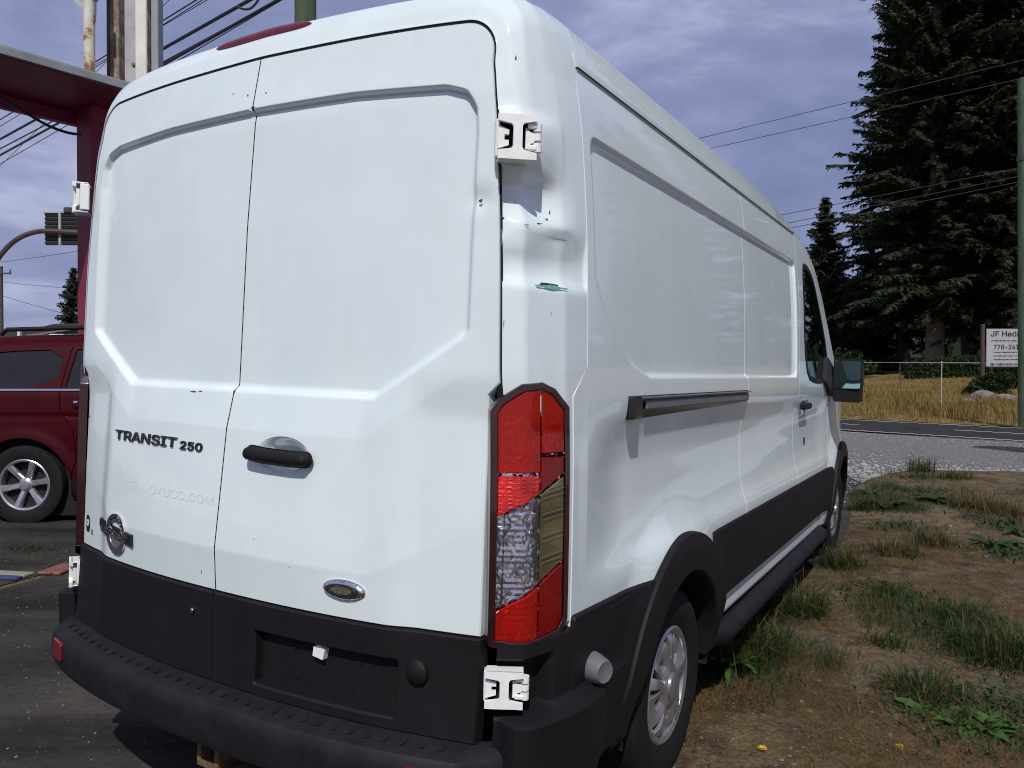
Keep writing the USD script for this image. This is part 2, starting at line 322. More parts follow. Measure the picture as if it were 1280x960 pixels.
def corner_shell():
    zz = np.linspace(.5, 2.60, 60); w = _S0(np.minimum(zz, 2.28)) - .096 - .02 * np.clip(zz - 2.28, 0, 1); xx = np.linspace(.9, -.9, 60)
    top = [(x, float(np.interp(abs(x), G_[95:, 0][::-1], G_[95:, 1][::-1])) - .150) for x in xx]
    P = Polygon([*zip(w, zz), *zip(-w[::-1], zz[::-1])]).intersection(Polygon([(1.2, .4), *[(x * 1.25, z) for x, z in top], (-1.2, .4)])).buffer(-.10, 24).buffer(.10, 24)
    out = []
    for x, z in G_:
        tgt = (min(x, .60), 1.95) if z > 1.95 else (0.0, z)
        q = shapely.intersection(LineString([(x + (x - tgt[0]) * .01, z + (z - tgt[1]) * .01), tgt]), P.exterior); q = q if q.geom_type == 'Point' else q.geoms[0]; out.append((q.x, q.y))
    R = np.array(out); D = R - G_; n = -D / np.linalg.norm(D, axis=1)[:, None]; rows = []
    for half in (1, -1):
        G, DD, N = (G_, D, n) if half == 1 else (G_[::-1][1:], D[::-1][1:], n[::-1][1:])
        for (x, z), (dx, dz), (nx, nz) in zip(G, DD, N):
            w_ = smoothstep(.35, .95, nz); f = (KW[:, 0] / KW[0, 0]) * (1 - w_) + (KR[:, 0] / KR[0, 0]) * w_; dy = KW[:, 1] * (1 - w_) + KR[:, 1] * w_
            X, Z = x + dx * f, z + dz * f; y0 = rear_y(np.array([X[0]]), np.array([Z[0]]), False)[0]
            Y = y0 + dy * ((.402 - y0) / dy[-1]); Pn = np.c_[X, Y, Z]
            jamb = np.array([[X[0] - nx * 0.002, Y[0] + .05, Z[0] - nz * .002], [X[0] - nx * .001, Y[0] + .004, Z[0]]])
            Pn = np.vstack([jamb, Pn, Pn[-1] + [-.003 * nx, .002, -.003 * nz], Pn[-1] + [-.03 * nx, .002, -.03 * nz]]); Pn[:, 0] *= half
            rows.append(Pn)
    return np.array(rows)
CS = corner_shell()
def dent(V):
    """The collision damage on the right rear pillar: crumpled under the hinge, torn at the foot."""
    V = V.copy(); x, y, z = V[..., 0], V[..., 1], V[..., 2]
    m = (x > .80) & (z > 1.5) & (z < 2.25) & (y < .40)
    g = lambda y0, z0, sy, sz: np.exp(-((y - y0) / sy) ** 2 - ((z - z0) / sz) ** 2)
    d = .046 * g(.19, 1.955, .10, .085) - .014 * g(.17, 1.866, .14, .026) - .008 * g(.12, 1.815, .08, .030) + .012 * g(.10, 1.862, .025, .014) \
        + .034 * g(.25, 1.775, .15, .070) * smoothstep(1.713, 1.722, z) + .010 * g(.26, 1.845, .05, .012)
    d += .005 * (meshkit.fbm(np.stack([x, y, z], -1) * 16, 3, 4) - .5) * g(.16, 1.86, .10, .13)
    bump = .020 * smoothstep(.10, .055, np.abs(z - 2.065)) * smoothstep(.30, .20, y) * smoothstep(.10, .125, y)
    V[..., 0] += np.where(m, -d * .80 + bump * .75, 0); V[..., 1] += np.where(m, d * .65 - bump * .55, 0)
    return V
def shell_mesh():
    m = grid(dent(CS)); nk = CS.shape[1]; col = np.r_[0, np.cumsum(np.r_[0, np.hypot(*np.diff(KW, axis=0).T)])]
    sk = np.r_[0, 0, np.r_[0, np.cumsum(np.hypot(*np.diff(KW, axis=0).T))], 9, 9]; fk = np.asarray(m.faces) % nk
    q = sk[fk].mean(1); z = m.triangles_center[:, 2]; cut = ((z < 1.392) & (q > -.01) & (q < .194)) | (z < .83)
    return T(m.vertices, np.asarray(m.faces)[~cut][:, ::-1])
body = obj('body_shell', shell_mesh(), 'white_paint', van, smooth=30)
# pillar plan curve for the parts that wrap the corner below the window line
def plan(z):
    x0 = float(_S0(z)); y0 = float(rear_y(np.array([.882]), np.array([z]), False)[0]); P = np.c_[x0 - KW[:, 0], y0 + KW[:, 1]]
    return P
def plan_at(q, z, off=0.0, q0=-.02):
    """Point at arc length q round the corner (0 at the door edge) pushed out by off."""
    P = plan(1.15); P = np.vstack([P[0] + (P[0] - P[1]) / np.linalg.norm(P[0] - P[1]) * .05, P, P[-1] + (P[-1] - P[-2]) / np.linalg.norm(P[-1] - P[-2]) * .6])
    s = np.r_[0, np.cumsum(np.hypot(*np.diff(P, axis=0).T))] - .05
    X, Y = np.interp(q, s, P[:, 0]), np.interp(q, s, P[:, 1])
    d = np.gradient(P, axis=0); d /= np.linalg.norm(d, axis=1)[:, None]; nx, ny = np.interp(q, s, d[:, 1]), np.interp(q, s, -d[:, 0])
    for_ = _S0(z) - _S0(1.15)
    return np.c_[X + nx * off + for_, Y + ny * off, z]

# doors
def door_poly():
    """The opening the corner shell leaves, less a 5 mm gap; narrower where the tail lights reach in."""
    ring = CS[:, 2][:, [0, 2]]; up = ring[ring[:, 1] > 1.0]
    P = Polygon(up).buffer(0); P = max(P.geoms, key=lambda g: g.area) if hasattr(P, 'geoms') else P
    P = P.union(box(-.89, .822, .89, 1.3)).buffer(-.03).buffer(.03 - .0105).intersection(box(-2, .822, 2, 3)).union(box(-.856, .822, .856, 1.2))
    for s in (1, -1): P = P.difference(Polygon([(s * .856, .7), (s * .856, 1.435), (s * .895, 1.475), (s * 1.2, 1.47), (s * 1.2, .7)]))
    return P
DP = door_poly()
rec_lines = [list(REC_REAR.buffer(k).exterior.coords) for k in (.004, -.001, -.0055, -.010, -.016, -.023, -.031)]
crease = [[(-.88, 1.115), (-.55, .945), (.55, .945), (.88, 1.115)], [(-.8, 1.49), (-.5, 1.30), (.5, 1.30), (.8, 1.49)]]
crease = crease + [[(x, z + .006) for x, z in c] for c in crease] + [[(x, z - .006) for x, z in c] for c in crease]
doors = []
for sgn in (-1, 1):
    half = DP.intersection(box(.0035 if sgn > 0 else -2, 0, 2 if sgn > 0 else -.0035, 3))
    if sgn > 0: half = half.difference(shapely.affinity.translate(shapely.affinity.scale(Point(0, 0).buffer(1, 32), .0985, .0525), .236, 1.238))
    d = obj('rear_door', sheet(half, .0135, rear_fn(), (0, 1, 0), rec_lines + crease), 'white_paint', van, smooth=22, label='right rear door with the black handle' if sgn > 0 else 'left rear door with the lettering')
    doors.append(d)
    clad = box(.004, .556, .862, .812) if sgn > 0 else box(-.862, .556, -.004, .812)
    if sgn > 0:
        lic = box(.185, .592, .640, .728).buffer(.012)
        obj('license_recess', sheet(lic.buffer(.001), .02, rear_fn(-.022, False), (0, 1, 0)), 'black_plastic', d)
        ring = lic.exterior; rr = np.array(shapely.segmentize(ring, .02).coords); y = rear_y(rr[:, 0], rr[:, 1], False)
        obj('recess_wall', grid(np.stack([np.c_[rr[:, 0], y - .010, rr[:, 1]], np.c_[rr[:, 0], y + .025, rr[:, 1]]], 1)), 'black_plastic', d)
        clad = clad.difference(lic)
    obj('lower_cladding', sheet(clad, .022, rear_fn(.010, False), (0, 1, 0), ch=.006), 'black_plastic', d)
LD, RD = doors
_rg = CS[:, 2][CS[:, 2, 2] > .83]; _ix = np.c_[_rg[:, 0] * .975, _rg[:, 1] + .006, np.where(_rg[:, 2] > 2.2, _rg[:, 2] - .04, _rg[:, 2])]; _ox = np.c_[_rg[:, 0] * 1.012, _rg[:, 1] + .0065, np.where(_rg[:, 2] > 2.2, _rg[:, 2] + .012, _rg[:, 2])]
obj('door_seal', grid(np.stack([np.c_[_rg[:, 0], _rg[:, 1] + .0025, _rg[:, 2]], _ix], 1)), 'dark_inside', van)
_zz = np.linspace(.56, 2.422, 300); obj('centre_seal', grid(np.stack([np.c_[np.full(300, sx_), rear_y(np.full(300, .0), _zz) + .0012, _zz] for sx_ in (-.0045, .0045)], 1)), 'dark_inside', van)
# backing behind the gaps and the inside of the van
obj('inner_lining', [bx((1.66, .02, 1.85), (0, .20, 1.50)), bx((1.74, 3.0, 1.75), (0, 1.75, 1.42)), bx((1.5, 3.0, .1), (0, 1.75, 2.40)), bx((1.72, 1.6, .9), (0, 4.1, .85))], 'dark_inside', van)

# side panels: quarter panel, sliding door, front door, front wing (right), and the same on the left
def side_fn(off=0.0, recess=True): return lambda P: np.c_[side_x(P[:, 0], P[:, 1], recess) + off, P[:, 0], P[:, 1]]
archc = Point(*ARCH).buffer(.455, 48); archf = Point(*ARCHF).buffer(.455, 48)
TOPZ = 2.364
SIDE_ALL = Polygon([(.315, .80), (.315, 1.432), (.4065, 1.515), (.4065, TOPZ), (3.36, TOPZ), (3.75, 2.325), (4.05, 2.22), (4.35, 2.02), (4.75, 1.62), (5.02, 1.40), (5.45, 1.26), (5.75, 1.12), (5.88, .95), (5.92, .70), (5.92, .50), (5.4, .44), (4.4, .44), (1.5, .44), (1.45, .50), (.9, .50), (.9, .82)])
SIDE_ALL = SIDE_ALL.difference(archc).difference(archf)
win = Polygon(chaikin([(3.52, 1.50), (3.52, 2.12), (3.60, 2.19), (3.85, 2.16), (4.02, 2.05), (4.42, 1.64), (4.30, 1.48), (4.0, 1.45)], 2, True))
splits = [2.155, 3.372, 4.50]
sl = [list(REC_SIDE.buffer(k).exterior.coords) for k in (.004, -.001, -.0055, -.010, -.016, -.024)]
def strip_of(y0, y1, h): return SIDE_ALL.intersection(box(y0, 0, y1, 3))
QP = strip_of(.3, splits[0] - .0025, 0); SD = strip_of(splits[0] + .0025, splits[1] - .0025, 0); FD = strip_of(splits[1] + .0025, splits[2] - .002, 0).difference(win); FW = strip_of(splits[2] + .002, 7, 0)
for nm, pl, h in (('quarter_panel', QP, .016), ('sliding_door', SD, .018), ('front_door', FD, .025), ('front_wing', FW, .03)):
    m = sheet(pl, h, side_fn(), (-1, 0, 0), ch=.0015, lines=sl if nm in ('quarter_panel', 'sliding_door') else ())
    pr = obj(nm, m, 'white_paint', van, smooth=24)
    obj(nm, mirror(m), 'white_paint', van, smooth=24)
    if nm == 'sliding_door': SDOOR = pr
    if nm == 'front_door': FDOOR = pr
    if nm == 'quarter_panel': QPAN = pr
g = sheet(win.buffer(.012), .05, side_fn(-.010, False)); obj('door_window', g, 'dark_glass', FDOOR); obj('door_window', mirror(g), 'dark_glass', van)
fr = sheet(win.buffer(.016).difference(win.buffer(-.014)), .02, side_fn(.003, False), (-1, 0, 0), depth=.015); obj('window_seal', fr, 'black_plastic', FDOOR); obj('window_seal', mirror(fr), 'black_plastic', van)
# black lower cladding, arch mouldings, sill
cl_all = Polygon([(.30, .45), (.30, .840), (1.0, .812), (1.3, .86), (1.66, .848), (4.5, .838), (4.7, .50), (4.5, .545), (1.7, .545), (1.55, .50), (.75, .40), (.5, .40)])
pieces = [('cladding', cl_all.intersection(box(.32, 0, .78, 2)).union(Polygon([(.77, .42), (.77, .822), (.98, .812), (.90, .6), (.8, .42)])).difference(Point(*ARCH).buffer(.44, 48)), .012),
          ('cladding', cl_all.intersection(box(1.58, 0, splits[0] - .003, 2)).difference(Point(*ARCH).buffer(.545, 48)), .012), ('cladding', cl_all.intersection(box(splits[0] + .003, 0, splits[1] - .003, 2)), .012),
          ('cladding', cl_all.intersection(box(splits[1] + .003, 0, 4.56, 2)).difference(Point(*ARCHF).buffer(.50, 48)), .012),
          ('arch_moulding', Point(*ARCH).buffer(.555, 64).difference(Point(*ARCH).buffer(.425, 64)).intersection(box(.6, .34, 2, 2)), .022),
          ('arch_moulding', Point(*ARCHF).buffer(.525, 64).difference(Point(*ARCHF).buffer(.425, 64)).intersection(box(4, .42, 6, 2)), .022)]
for nm, pl, off in pieces:
    for q in (pl.geoms if hasattr(pl, 'geoms') else [pl]):
        if q.area < 1e-3: continue
        q = q.buffer(-.008).buffer(.008)
        m = sheet(q, .03, side_fn(off, False), (-1, 0, 0), depth=.05 if nm == 'cladding' else .10, ch=.007)
        obj(nm, m, 'black_plastic', van); obj(nm, mirror(m), 'black_plastic', van)
well = []
for cy, cz in (ARCH, ARCHF):
    a = np.linspace(-.15, np.pi + .15, 30); pr = np.c_[cy + .45 * np.cos(a), cz + .45 * np.sin(a)]
    for s in (1, -1):
        well.append(grid(np.stack([np.c_[np.full(30, s * .99), pr], np.c_[np.full(30, s * .62), pr]], 1)))
        well.append(bx((.02, .95, .8), (s * .62, cy, cz + .1)))
obj('wheel_well', well, 'dark_inside', van)
obj('sill', [bx((.06, 2.72, .10), (s * .962, 3.02, .495), .015) for s in (1, -1)], 'white_paint', van)
for s in (1, -1):
    rb = obj('running_board', tube([(s * .93, 1.72, .375), (s * 1.0, 1.82, .375), (s * 1.0, 4.25, .40), (s * .93, 4.36, .40)], .048, 12), 'step_plastic', van)
obj('underbody', [bx((1.5, 4.9, .12), (0, 3.0, .42)), bx((.5, .6, .2), (.25, 1.9, .42)), bx((1.5, .12, .12), (0, 1.2, .36)), tube([(-.45, .35, .36), (-.45, 1.9, .36)], .035), bx((.5, .3, .16), (-.2, .62, .36), .05)], 'dark_inside', van)
# sliding door track
tr = Polygon([(.70, 1.352), (.70, 1.424), (2.150, 1.424), (2.150, 1.372), (.80, 1.352)])
obj('door_track', sheet(tr, .04, side_fn(.002), (-1, 0, 0), depth=.02), 'gloss_black', van)
obj('track_rail', [bx((.012, 1.30, .030), (1.000, 1.48, 1.395), .004), bx((.012, 1.36, .006), (1.006, 1.46, 1.419), .002)], 'grey_plastic', van)
obj('track_cap', bx((.026, .075, .070), (1.002, .735, 1.388), .006), 'gloss_black', van)
# handle, lock, mirror on the front door
hx = float(side_x(np.array([3.62]), np.array([1.30]))[0])
hd = obj('door_handle', bx((.03, .24, .04), (hx + .022, 3.60, 1.305), .01), 'black_plastic', FDOOR)
obj('handle_mount', [bx((.02, .03, .05), (hx + .010, 3.53, 1.275), .006), bx((.02, .03, .05), (hx + .010, 3.66, 1.275), .006), tube([(hx + .01, 3.50, 1.335), (hx + .018, 3.6, 1.342), (hx + .01, 3.70, 1.335)], .006, 6)], 'chrome', FDOOR)
obj('lock_cover', T(*(lambda m: (m.vertices + [float(side_x(np.array([3.72]), np.array([1.075]))[0]), 3.72, 1.075], m.faces))(lathe([(0.004, 0), (.004, .026), (-.01, .028)], 20))), 'gloss_black', FDOOR)

# roof
ROOF = Polygon([(-.914, .41), (.914, .41), (.914, 3.30), (.86, 3.9), (-.86, 3.9), (-.914, 3.30)])
rl = [[(x, .44), (x, 3.7)] for s in (1, -1) for x in (s * .90, s * .89, s * .88, s * .865, s * .84)]
def roof_fn(P):
    x, y = P[:, 0], P[:, 1]; yy = np.clip(y - 2.2, 0, None)
    z = roof_z(x / (1 - .028 * np.clip(y - 3.0, 0, None))) - .045 * yy ** 2 * .9 * .6
    z = z + .006 * np.sin(np.clip((np.abs(np.mod(x + 5, .3) - .15) - .05) / .05, 0, 1) * np.pi) * (np.abs(x) < .7) * smoothstep(.5, .7, y)
    return np.c_[x, y, z]
obj('roof', sheet(ROOF, .045, roof_fn, (0, 0, -1), rl), 'white_paint', van, smooth=35)
obj('roof_gutter', [grid(np.array([[(s * .924, y, 2.350), (s * .87, y, 2.353)] for y in np.linspace(.42, 3.4, 8)])) for s in (1, -1)], 'gloss_black', van)
# front: windscreen, bonnet, grille, closed across the van
def across(pts, crown=.06, n=24):
    rows = []
    for y, z in pts:
        w = float(side_x(np.array([y]), np.array([z]), False)[0]) - .004; t = np.linspace(-1, 1, n)
        rows.append(np.c_[t * w, y + crown * (1 - t ** 2), z + crown * .6 * (1 - t ** 2)])
    return grid(np.array(rows)[:, ::-1])
top = [(3.75, 2.325), (4.05, 2.22), (4.35, 2.02), (4.75, 1.62), (5.02, 1.40), (5.45, 1.26), (5.75, 1.12), (5.88, .95), (5.92, .70), (5.92, .45)]
obj('front_roof', across(top[:2] , .05), 'white_paint', van); obj('windscreen', across(top[1:5], .10), 'dark_glass', van); obj('bonnet', across(top[4:7], .10), 'white_paint', van)
obj('front_bumper', across(top[6:], .12), 'black_plastic', van)
for s in (1, -1): obj('headlight', bx((.2, .16, .3), (s * .80, 5.74, .98), .05), 'reflector_clear', van)

# wheels
def make_wheel(cx, cy, cz, s, steer=0):
    tyre = lathe([(-.11, .21), (-.115, .245), (-.118, .29), (-.110, .325), (-.092, .346), (-.05, .354), (0, .356), (.05, .354), (.092, .346), (.110, .325), (.118, .29), (.113, .245), (.100, .215), (.085, .208), (.06, .205)], 72)
    grooves = [lathe([(k - .006, .3565), (k - .004, .3505), (k + .004, .3505), (k + .006, .3565)], 60) for k in (-.05, 0, .05)]
    disc = lathe([(.060, .205), (.062, .0)], 48)
    ring = lathe([(.070, .205), (.098, .212), (.104, .203), (.098, .186), (.080, .178)], 64)
    cover = Point(0, 0).buffer(.204, 64)
    for k in range(5):
        a = k * 2 * np.pi / 5 + .3; po = lambda pts: Polygon([(r * math.cos(a + e), r * math.sin(a + e)) for e, r in pts]).buffer(-.004).buffer(.004)
        cover = cover.difference(po([(-.30, .186), (-.11, .188), (-.10, .105), (-.14, .10)])).difference(po([(.30, .186), (.11, .188), (.10, .105), (.14, .10)])).difference(po([(-.035 + .628, .19), (.035 + .628, .19), (.628, .150)]))
        cover = cover.difference(po([(.628 - .16, .130), (.628 + .16, .130), (.628 + .20, .085), (.628 - .20, .085)]))
    def hub_fn(P):
        r = np.hypot(P[:, 0], P[:, 1]); an = np.arctan2(P[:, 1], P[:, 0]) - .3; rib = np.cos(an * 5)
        return np.c_[.088 + .016 * smoothstep(.204, .15, r) + .010 * smoothstep(.1, .03, r) + .010 * rib * smoothstep(.05, .10, r) * smoothstep(.204, .17, r), P[:, 0], P[:, 1]]
    spokes = [sheet(cover, .012, hub_fn, (-1, 0, 0), depth=.022, ch=.002)]
    hub = lathe([(.090, .052), (.122, .046), (.126, .036), (.128, .0)], 40)
    for nm, mm, mt in (('tyre', join([tyre]), 'rubber'),):
        def place(m):
            m = T(m.vertices, m.faces)
            if s < 0: m = mirror(m)
            m.apply_translation((cx, cy, cz)); return m
        w = obj('wheel', place(mm), mt, van, smooth=40)
        obj('tread_groove', [place(g_) for g_ in grooves], 'dark_inside', w); obj('rim', place(disc), 'dark_inside', w)
        obj('hubcap', [place(ring)] + [place(x) for x in spokes] + [place(hub)], 'wheel_silver', w, smooth=25)
for s in (1, -1):
    make_wheel(s * .882, 1.2, .356, s); make_wheel(s * .882, 4.956, .465, s)

# rear bumper: step pad swept across, then the upright corners
xs = np.r_[-np.geomspace(.905, .001, 40), np.geomspace(.001, .905, 40)]
xs = np.linspace(-.955, .955, 121)
def bump_row(x):
    ax = abs(x); yi = float(rear_y(np.array([min(ax, .87)]), np.array([.56]), False)[0]) + .02 + max(0, ax - .87) * .9
    yo = -.115 + .130 * (ax / .93) ** 2.6 + (.9 * max(0, ax - .86) ** 1.0)
    pr = [(yi, .552), (yi - .022, .553), (yo + .030, .540), (yo + .012, .535), (yo + .002, .522), (yo - .004, .495), (yo + .002, .430), (yo + .012, .405), (yo + .04, .395), (yo + .20, .400)]
    return [(x, y, z) for y, z in pr]
bm = grid(np.array([bump_row(x) for x in xs]))
BUMP = obj('rear_bumper', T(bm.vertices, bm.faces[:, ::-1]), 'step_plastic', van, smooth=30)
ribs = []
for x in np.arange(-.80, .81, .05):
    r = bump_row(x); y0, y1 = r[1][1] - .02, r[2][1] + .01; yc = (y0 + y1) / 2
    ribs.append(bx((.012, y0 - y1, .004), (x, yc, .553 - .013 * .5), .001))
obj('step_rib', ribs, 'step_plastic', BUMP)
def corner_black():
    q = np.linspace(-.008, .72, 70); rows = []
    zs = np.r_[.36, .375, np.linspace(.40, .80, 34), .812, .818]
    V = np.zeros((len(q), len(zs), 3))
    for j, z in enumerate(zs):
        P = plan_at(q, np.full(len(q), z), .012)
        lo = smoothstep(.640, .618, z)            # flares out over the bumper's end
        e = .056 * lo * smoothstep(.0, .05, q) * (1 - smoothstep(.30, .5, q) * .8); nx = np.gradient(P[:, 0]), np.gradient(P[:, 1])
        n = np.c_[nx[1], -nx[0]]; n /= np.linalg.norm(n, axis=1)[:, None] + 1e-9
        notch = -.045 * smoothstep(.628, .636, z) * smoothstep(.768, .758, z) * smoothstep(.155, .142, q)
        P[:, :2] += n * (e + notch)[:, None]
        if z > .815: P[:, :2] -= n * .02
        if z < .37: P[:, :2] -= n * .03
        V[:, j] = P
    m = grid(V); m = T(m.vertices, m.faces)
    keep = ~((np.hypot(m.triangles_center[:, 1] - ARCH[0], m.triangles_center[:, 2] - ARCH[1]) < .50) | (m.triangles_center[:, 1] > .76))
    return T(m.vertices, m.faces[keep])
cb = corner_black()
obj('bumper_corner', cb, 'black_plastic', van, smooth=28); obj('bumper_corner', mirror(cb), 'black_plastic', van, smooth=28)
rf = sheet(box(-.815, .462, -.745, .505).buffer(.008), .02, lambda P: np.c_[P[:, 0], np.array([bump_row(x)[5][1] for x in P[:, 0]]) - .004, P[:, 1]], (0, 1, 0))
obj('reflector', rf, 'reflector_red', BUMP); obj('reflector', mirror(rf), 'reflector_red', BUMP)
# round marker caps on the corners
for s in (1, -1):
    P0 = plan_at(np.array([.36]), np.array([.672]), .012)[0]; cap = lathe([(-.02, .044), (.012, .042), (.045, .034), (.052, .030), (.050, .024), (.046, 0)], 28)
    R_ = trimesh.transformations.rotation_matrix(-.35, (0, 0, 1)); cap.apply_transform(R_); cap.apply_translation(P0)
    if s < 0: cap = mirror(cap)
    obj('corner_cap', cap, 'grey_plastic', van, smooth=40)

# tail lights
def qz(off): return lambda P: plan_at(P[:, 0], P[:, 1], off)
TL = Polygon([(-.030, .806), (-.030, 1.395), (-.010, 1.424), (.050, 1.463), (.105, 1.468), (.150, 1.452), (.200, 1.405), (.203, .850), (.178, .812), (.09, .800), (.04, .797)]).buffer(-.008).buffer(.008)
INN = TL.buffer(-.014)
dl = lambda z0, z1: LineString([(-.2, z0 - (z1 - z0) * .7), (.5, z1 + (z1 - z0) * .9)])
def zdiag(q, a, b): return a + (b - a) * q / .25
UP = INN.intersection(Polygon([(-.1, zdiag(-.1, 1.135, 1.265)), (.4, zdiag(.4, 1.135, 1.265)), (.4, 2), (-.1, 2)]))
MID = INN.intersection(Polygon([(-.1, zdiag(-.1, 1.130, 1.260)), (.4, zdiag(.4, 1.130, 1.260)), (.4, zdiag(.4, .905, 1.040)), (-.1, zdiag(-.1, .905, 1.040))]))
LOW = INN.intersection(Polygon([(-.1, zdiag(-.1, .900, 1.035)), (.4, zdiag(.4, .900, 1.035)), (.4, 0), (-.1, 0)]))
def tl(name, poly, off, m, par, s, d=.01):
    if poly.is_empty: return None
    g = sheet(poly, .012, qz(off), (0, .3, 0) if 0 else (-.6, .6, 0), depth=d)
    return obj(name, g if s > 0 else mirror(g), m, par, smooth=30)
for s in (1, -1):
    t = tl('tail_light', TL.difference(INN), .011, 'lens_border', van, s, .03)
    tag(t, 'right tail light under the dented pillar' if s > 0 else 'left tail light at the far rear corner')
    def facets(P):
        j = meshkit.noise(np.c_[np.round(P * 400), np.zeros(len(P))] * 1.37, 3); return plan_at(P[:, 0], P[:, 1], -.012 + .0060 * (j - .5) + .004 * np.abs(np.sin(P[:, 1] * 190)))
    gb = sheet(TL.buffer(-.006), .0085, facets); obj('lamp_back', gb if s > 0 else mirror(gb), 'mirror_chrome', t, smooth=False)
    split = box(.13, 0, 1, 3)
    tl('brake_lens', UP.intersection(box(-1, 1.24, .100, 1.6)).buffer(-.004), .008, 'lens_red', t, s)
    tl('brake_lens', UP.intersection(box(-1, 0, .098, 1.234)).buffer(-.004), .008, 'lens_bright', t, s)
    tl('side_lens', UP.intersection(box(.1005, 1.285, 1, 1.6)).buffer(-.006), .009, 'lens_bright' if 0 else 'lens_red', t, s)
    tl('side_lens', UP.intersection(box(.1005, 1.1, 1, 1.279)).buffer(-.004), .006, 'lens_red_deep', t, s)
    tl('reversing_lens', MID.intersection(box(-1, 0, .096, 3)).buffer(-.003), .008, 'lens_white', t, s)
    tl('reversing_side', MID.intersection(box(.100, 0, 1, 3)).buffer(-.003), .006, 'reflector_smooth', t, s)
    tl('fog_lens', LOW.intersection(box(-1, 0, .098, 3)).buffer(-.004), .008, 'lens_red', t, s)
    tl('fog_lens', LOW.intersection(box(.102, 0, 1, 3)).buffer(-.004), .006, 'lens_red_deep', t, s)
    for k in range(4):
        zz = 1.19 - k * .055; cur = np.array([plan_at(np.array([q]), np.array([zz + .018 * math.sin((q - .11) * 14) * .6]), .0115)[0] for q in np.linspace(.106, .180, 10)])
        c2 = tube(cur, .0014, 5); c3 = tube(cur + [0, 0, -.014], .0010, 5)
        obj('lens_line', [c2, c3] if s > 0 else [mirror(c2), mirror(c3)], 'chrome', t)

# hinges
def plate(pts, d, y):
    m = extrude(Polygon(pts), d); m.vertices = m.vertices[:, [0, 2, 1]]
    m = T(m.vertices, m.faces[:, ::-1]); m.apply_translation((0, y, 0)); return m
def hinge_mesh():
    """Local frame: x along the pillar to the right, y outward, z up; about 0.12 x 0.05 x 0.115."""
    b = [bx((.012, .030, .095), (-.050, .012, 0), .003)]
    b.append(plate([(-.052, .054), (.050, .054), (.050, .039), (.016, .033), (.012, .026), (.012, -.026), (.016, -.033), (.050, -.040), (.050, -.057), (-.052, -.057), (-.052, -.036), (-.016, -.030), (-.012, -.024), (-.012, .024), (-.016, .030), (-.052, .037)], .012, .040))
    for z in (.051, -.053): b.append(bx((.100, .046, .006), (0, .024, z), .002))
    b.append(plate([(-.051, .028), (-.022, .018), (-.022, .006), (-.034, .006), (-.034, -.008), (-.022, -.008), (-.022, -.020), (-.051, -.030)], .012, .028))
    b.append(plate([(.022, .026), (.033, .016), (.046, .012), (.052, .002), (.044, -.010), (.034, -.014), (.031, -.027), (.022, -.028)], .012, .026))
    for z, l in ((.028, .020), (.004, .018), (-.022, .022)):
        cy = trimesh.creation.cylinder(.012, l, sections=16); b.append(T(cy.vertices + [.054, .030, z], cy.faces))
    for z in (.030, -.024): b.append(bx((.026, .012, .014), (.040, .038, z), .003))
    return join(b), bx((.100, .010, .100), (0, .010, 0))
def put_hinge(s, off, yaw, k):
    hm, bk = hinge_mesh(); out = []
    for m in (hm, bk): m.apply_scale([.94, 1, k])
    for m in (hm, bk):
        m = T(m.vertices * [1, -1, 1], m.faces[:, ::-1])
        m.apply_transform(trimesh.transformations.rotation_matrix(yaw, (0, 0, 1))); m.apply_translation(off)
        out.append(m if s > 0 else mirror(m))
    h = obj('hinge', out[0], 'hinge_white', van, smooth=20); obj('hinge_pocket', out[1], 'dark_inside', h)
for s in (1, -1):
    put_hinge(s, (.902, .128, 2.070), .66, .98); put_hinge(s, (.912, .136, .703), .52, .82)

# door furniture
def on_rear(m, x0, z0, off=0.002, recess=False):
    """Maps a flat mesh (x right, y up, z proud) onto the rear doors."""
    v = np.asarray(m.vertices); x, z = x0 + v[:, 0], z0 + v[:, 1]
    f = np.asarray(m.faces)
    return T(np.c_[x, rear_y(x, z, recess) - off - v[:, 2], z], f)
def dome_sheet(poly, h, height, x0, z0, off=0.0, edge=.012):
    """A raised pad over an outline: rises to height within edge of its rim."""
    def fn(P):
        d = shapely.distance(poly.exterior, shapely.points(P)); up = height * np.sqrt(np.clip(1 - (1 - np.clip(d / edge, 0, 1)) ** 2, 0, 1))
        return np.c_[P[:, 0] + x0, rear_y(P[:, 0] + x0, P[:, 1] + z0, False) - off - up, P[:, 1] + z0]
    return sheet(poly, h, fn, (0, 1, 0), depth=.004, ch=.0005)
HX, HZ = .236, 1.238
cup = Point(0, 0).buffer(1, 32); cup = shapely.affinity.scale(cup, .100, .054)
def cup_fn(P):
    d = 1 - np.clip(np.hypot(P[:, 0] / .100, P[:, 1] / .054), 0, 1)
    return np.c_[P[:, 0] + HX, rear_y(P[:, 0] + HX, P[:, 1] + HZ, False) + .000 + .040 * smoothstep(0, .6, d), P[:, 1] + HZ]
RDm = RD
obj('handle_cup', sheet(cup.difference(Point(0, 0).buffer(.0001)), .006, cup_fn), 'white_paint', RD, smooth=True)
bar = LineString([(-.103, .004), (-.05, 0), (.055, -.002), (.100, 0)]).buffer(.0225)
obj('door_handle', dome_sheet(bar, .006, .030, HX, HZ - .004, .012, .020), 'black_plastic', RD, smooth=50)
ov = shapely.affinity.scale(Point(0, 0).buffer(1, 40), .066, .0275)
E0 = obj('oval_badge', dome_sheet(ov, .005, .010, .484, .898, .001, .010), 'chrome', RD, smooth=50, label='worn oval badge in a chrome rim')
o2 = shapely.affinity.scale(Point(0, 0).buffer(1, 40), .053, .0195); obj('badge_face', dome_sheet(o2, .004, .003, .484, .898, .0092, .004), 'badge_dark', E0)
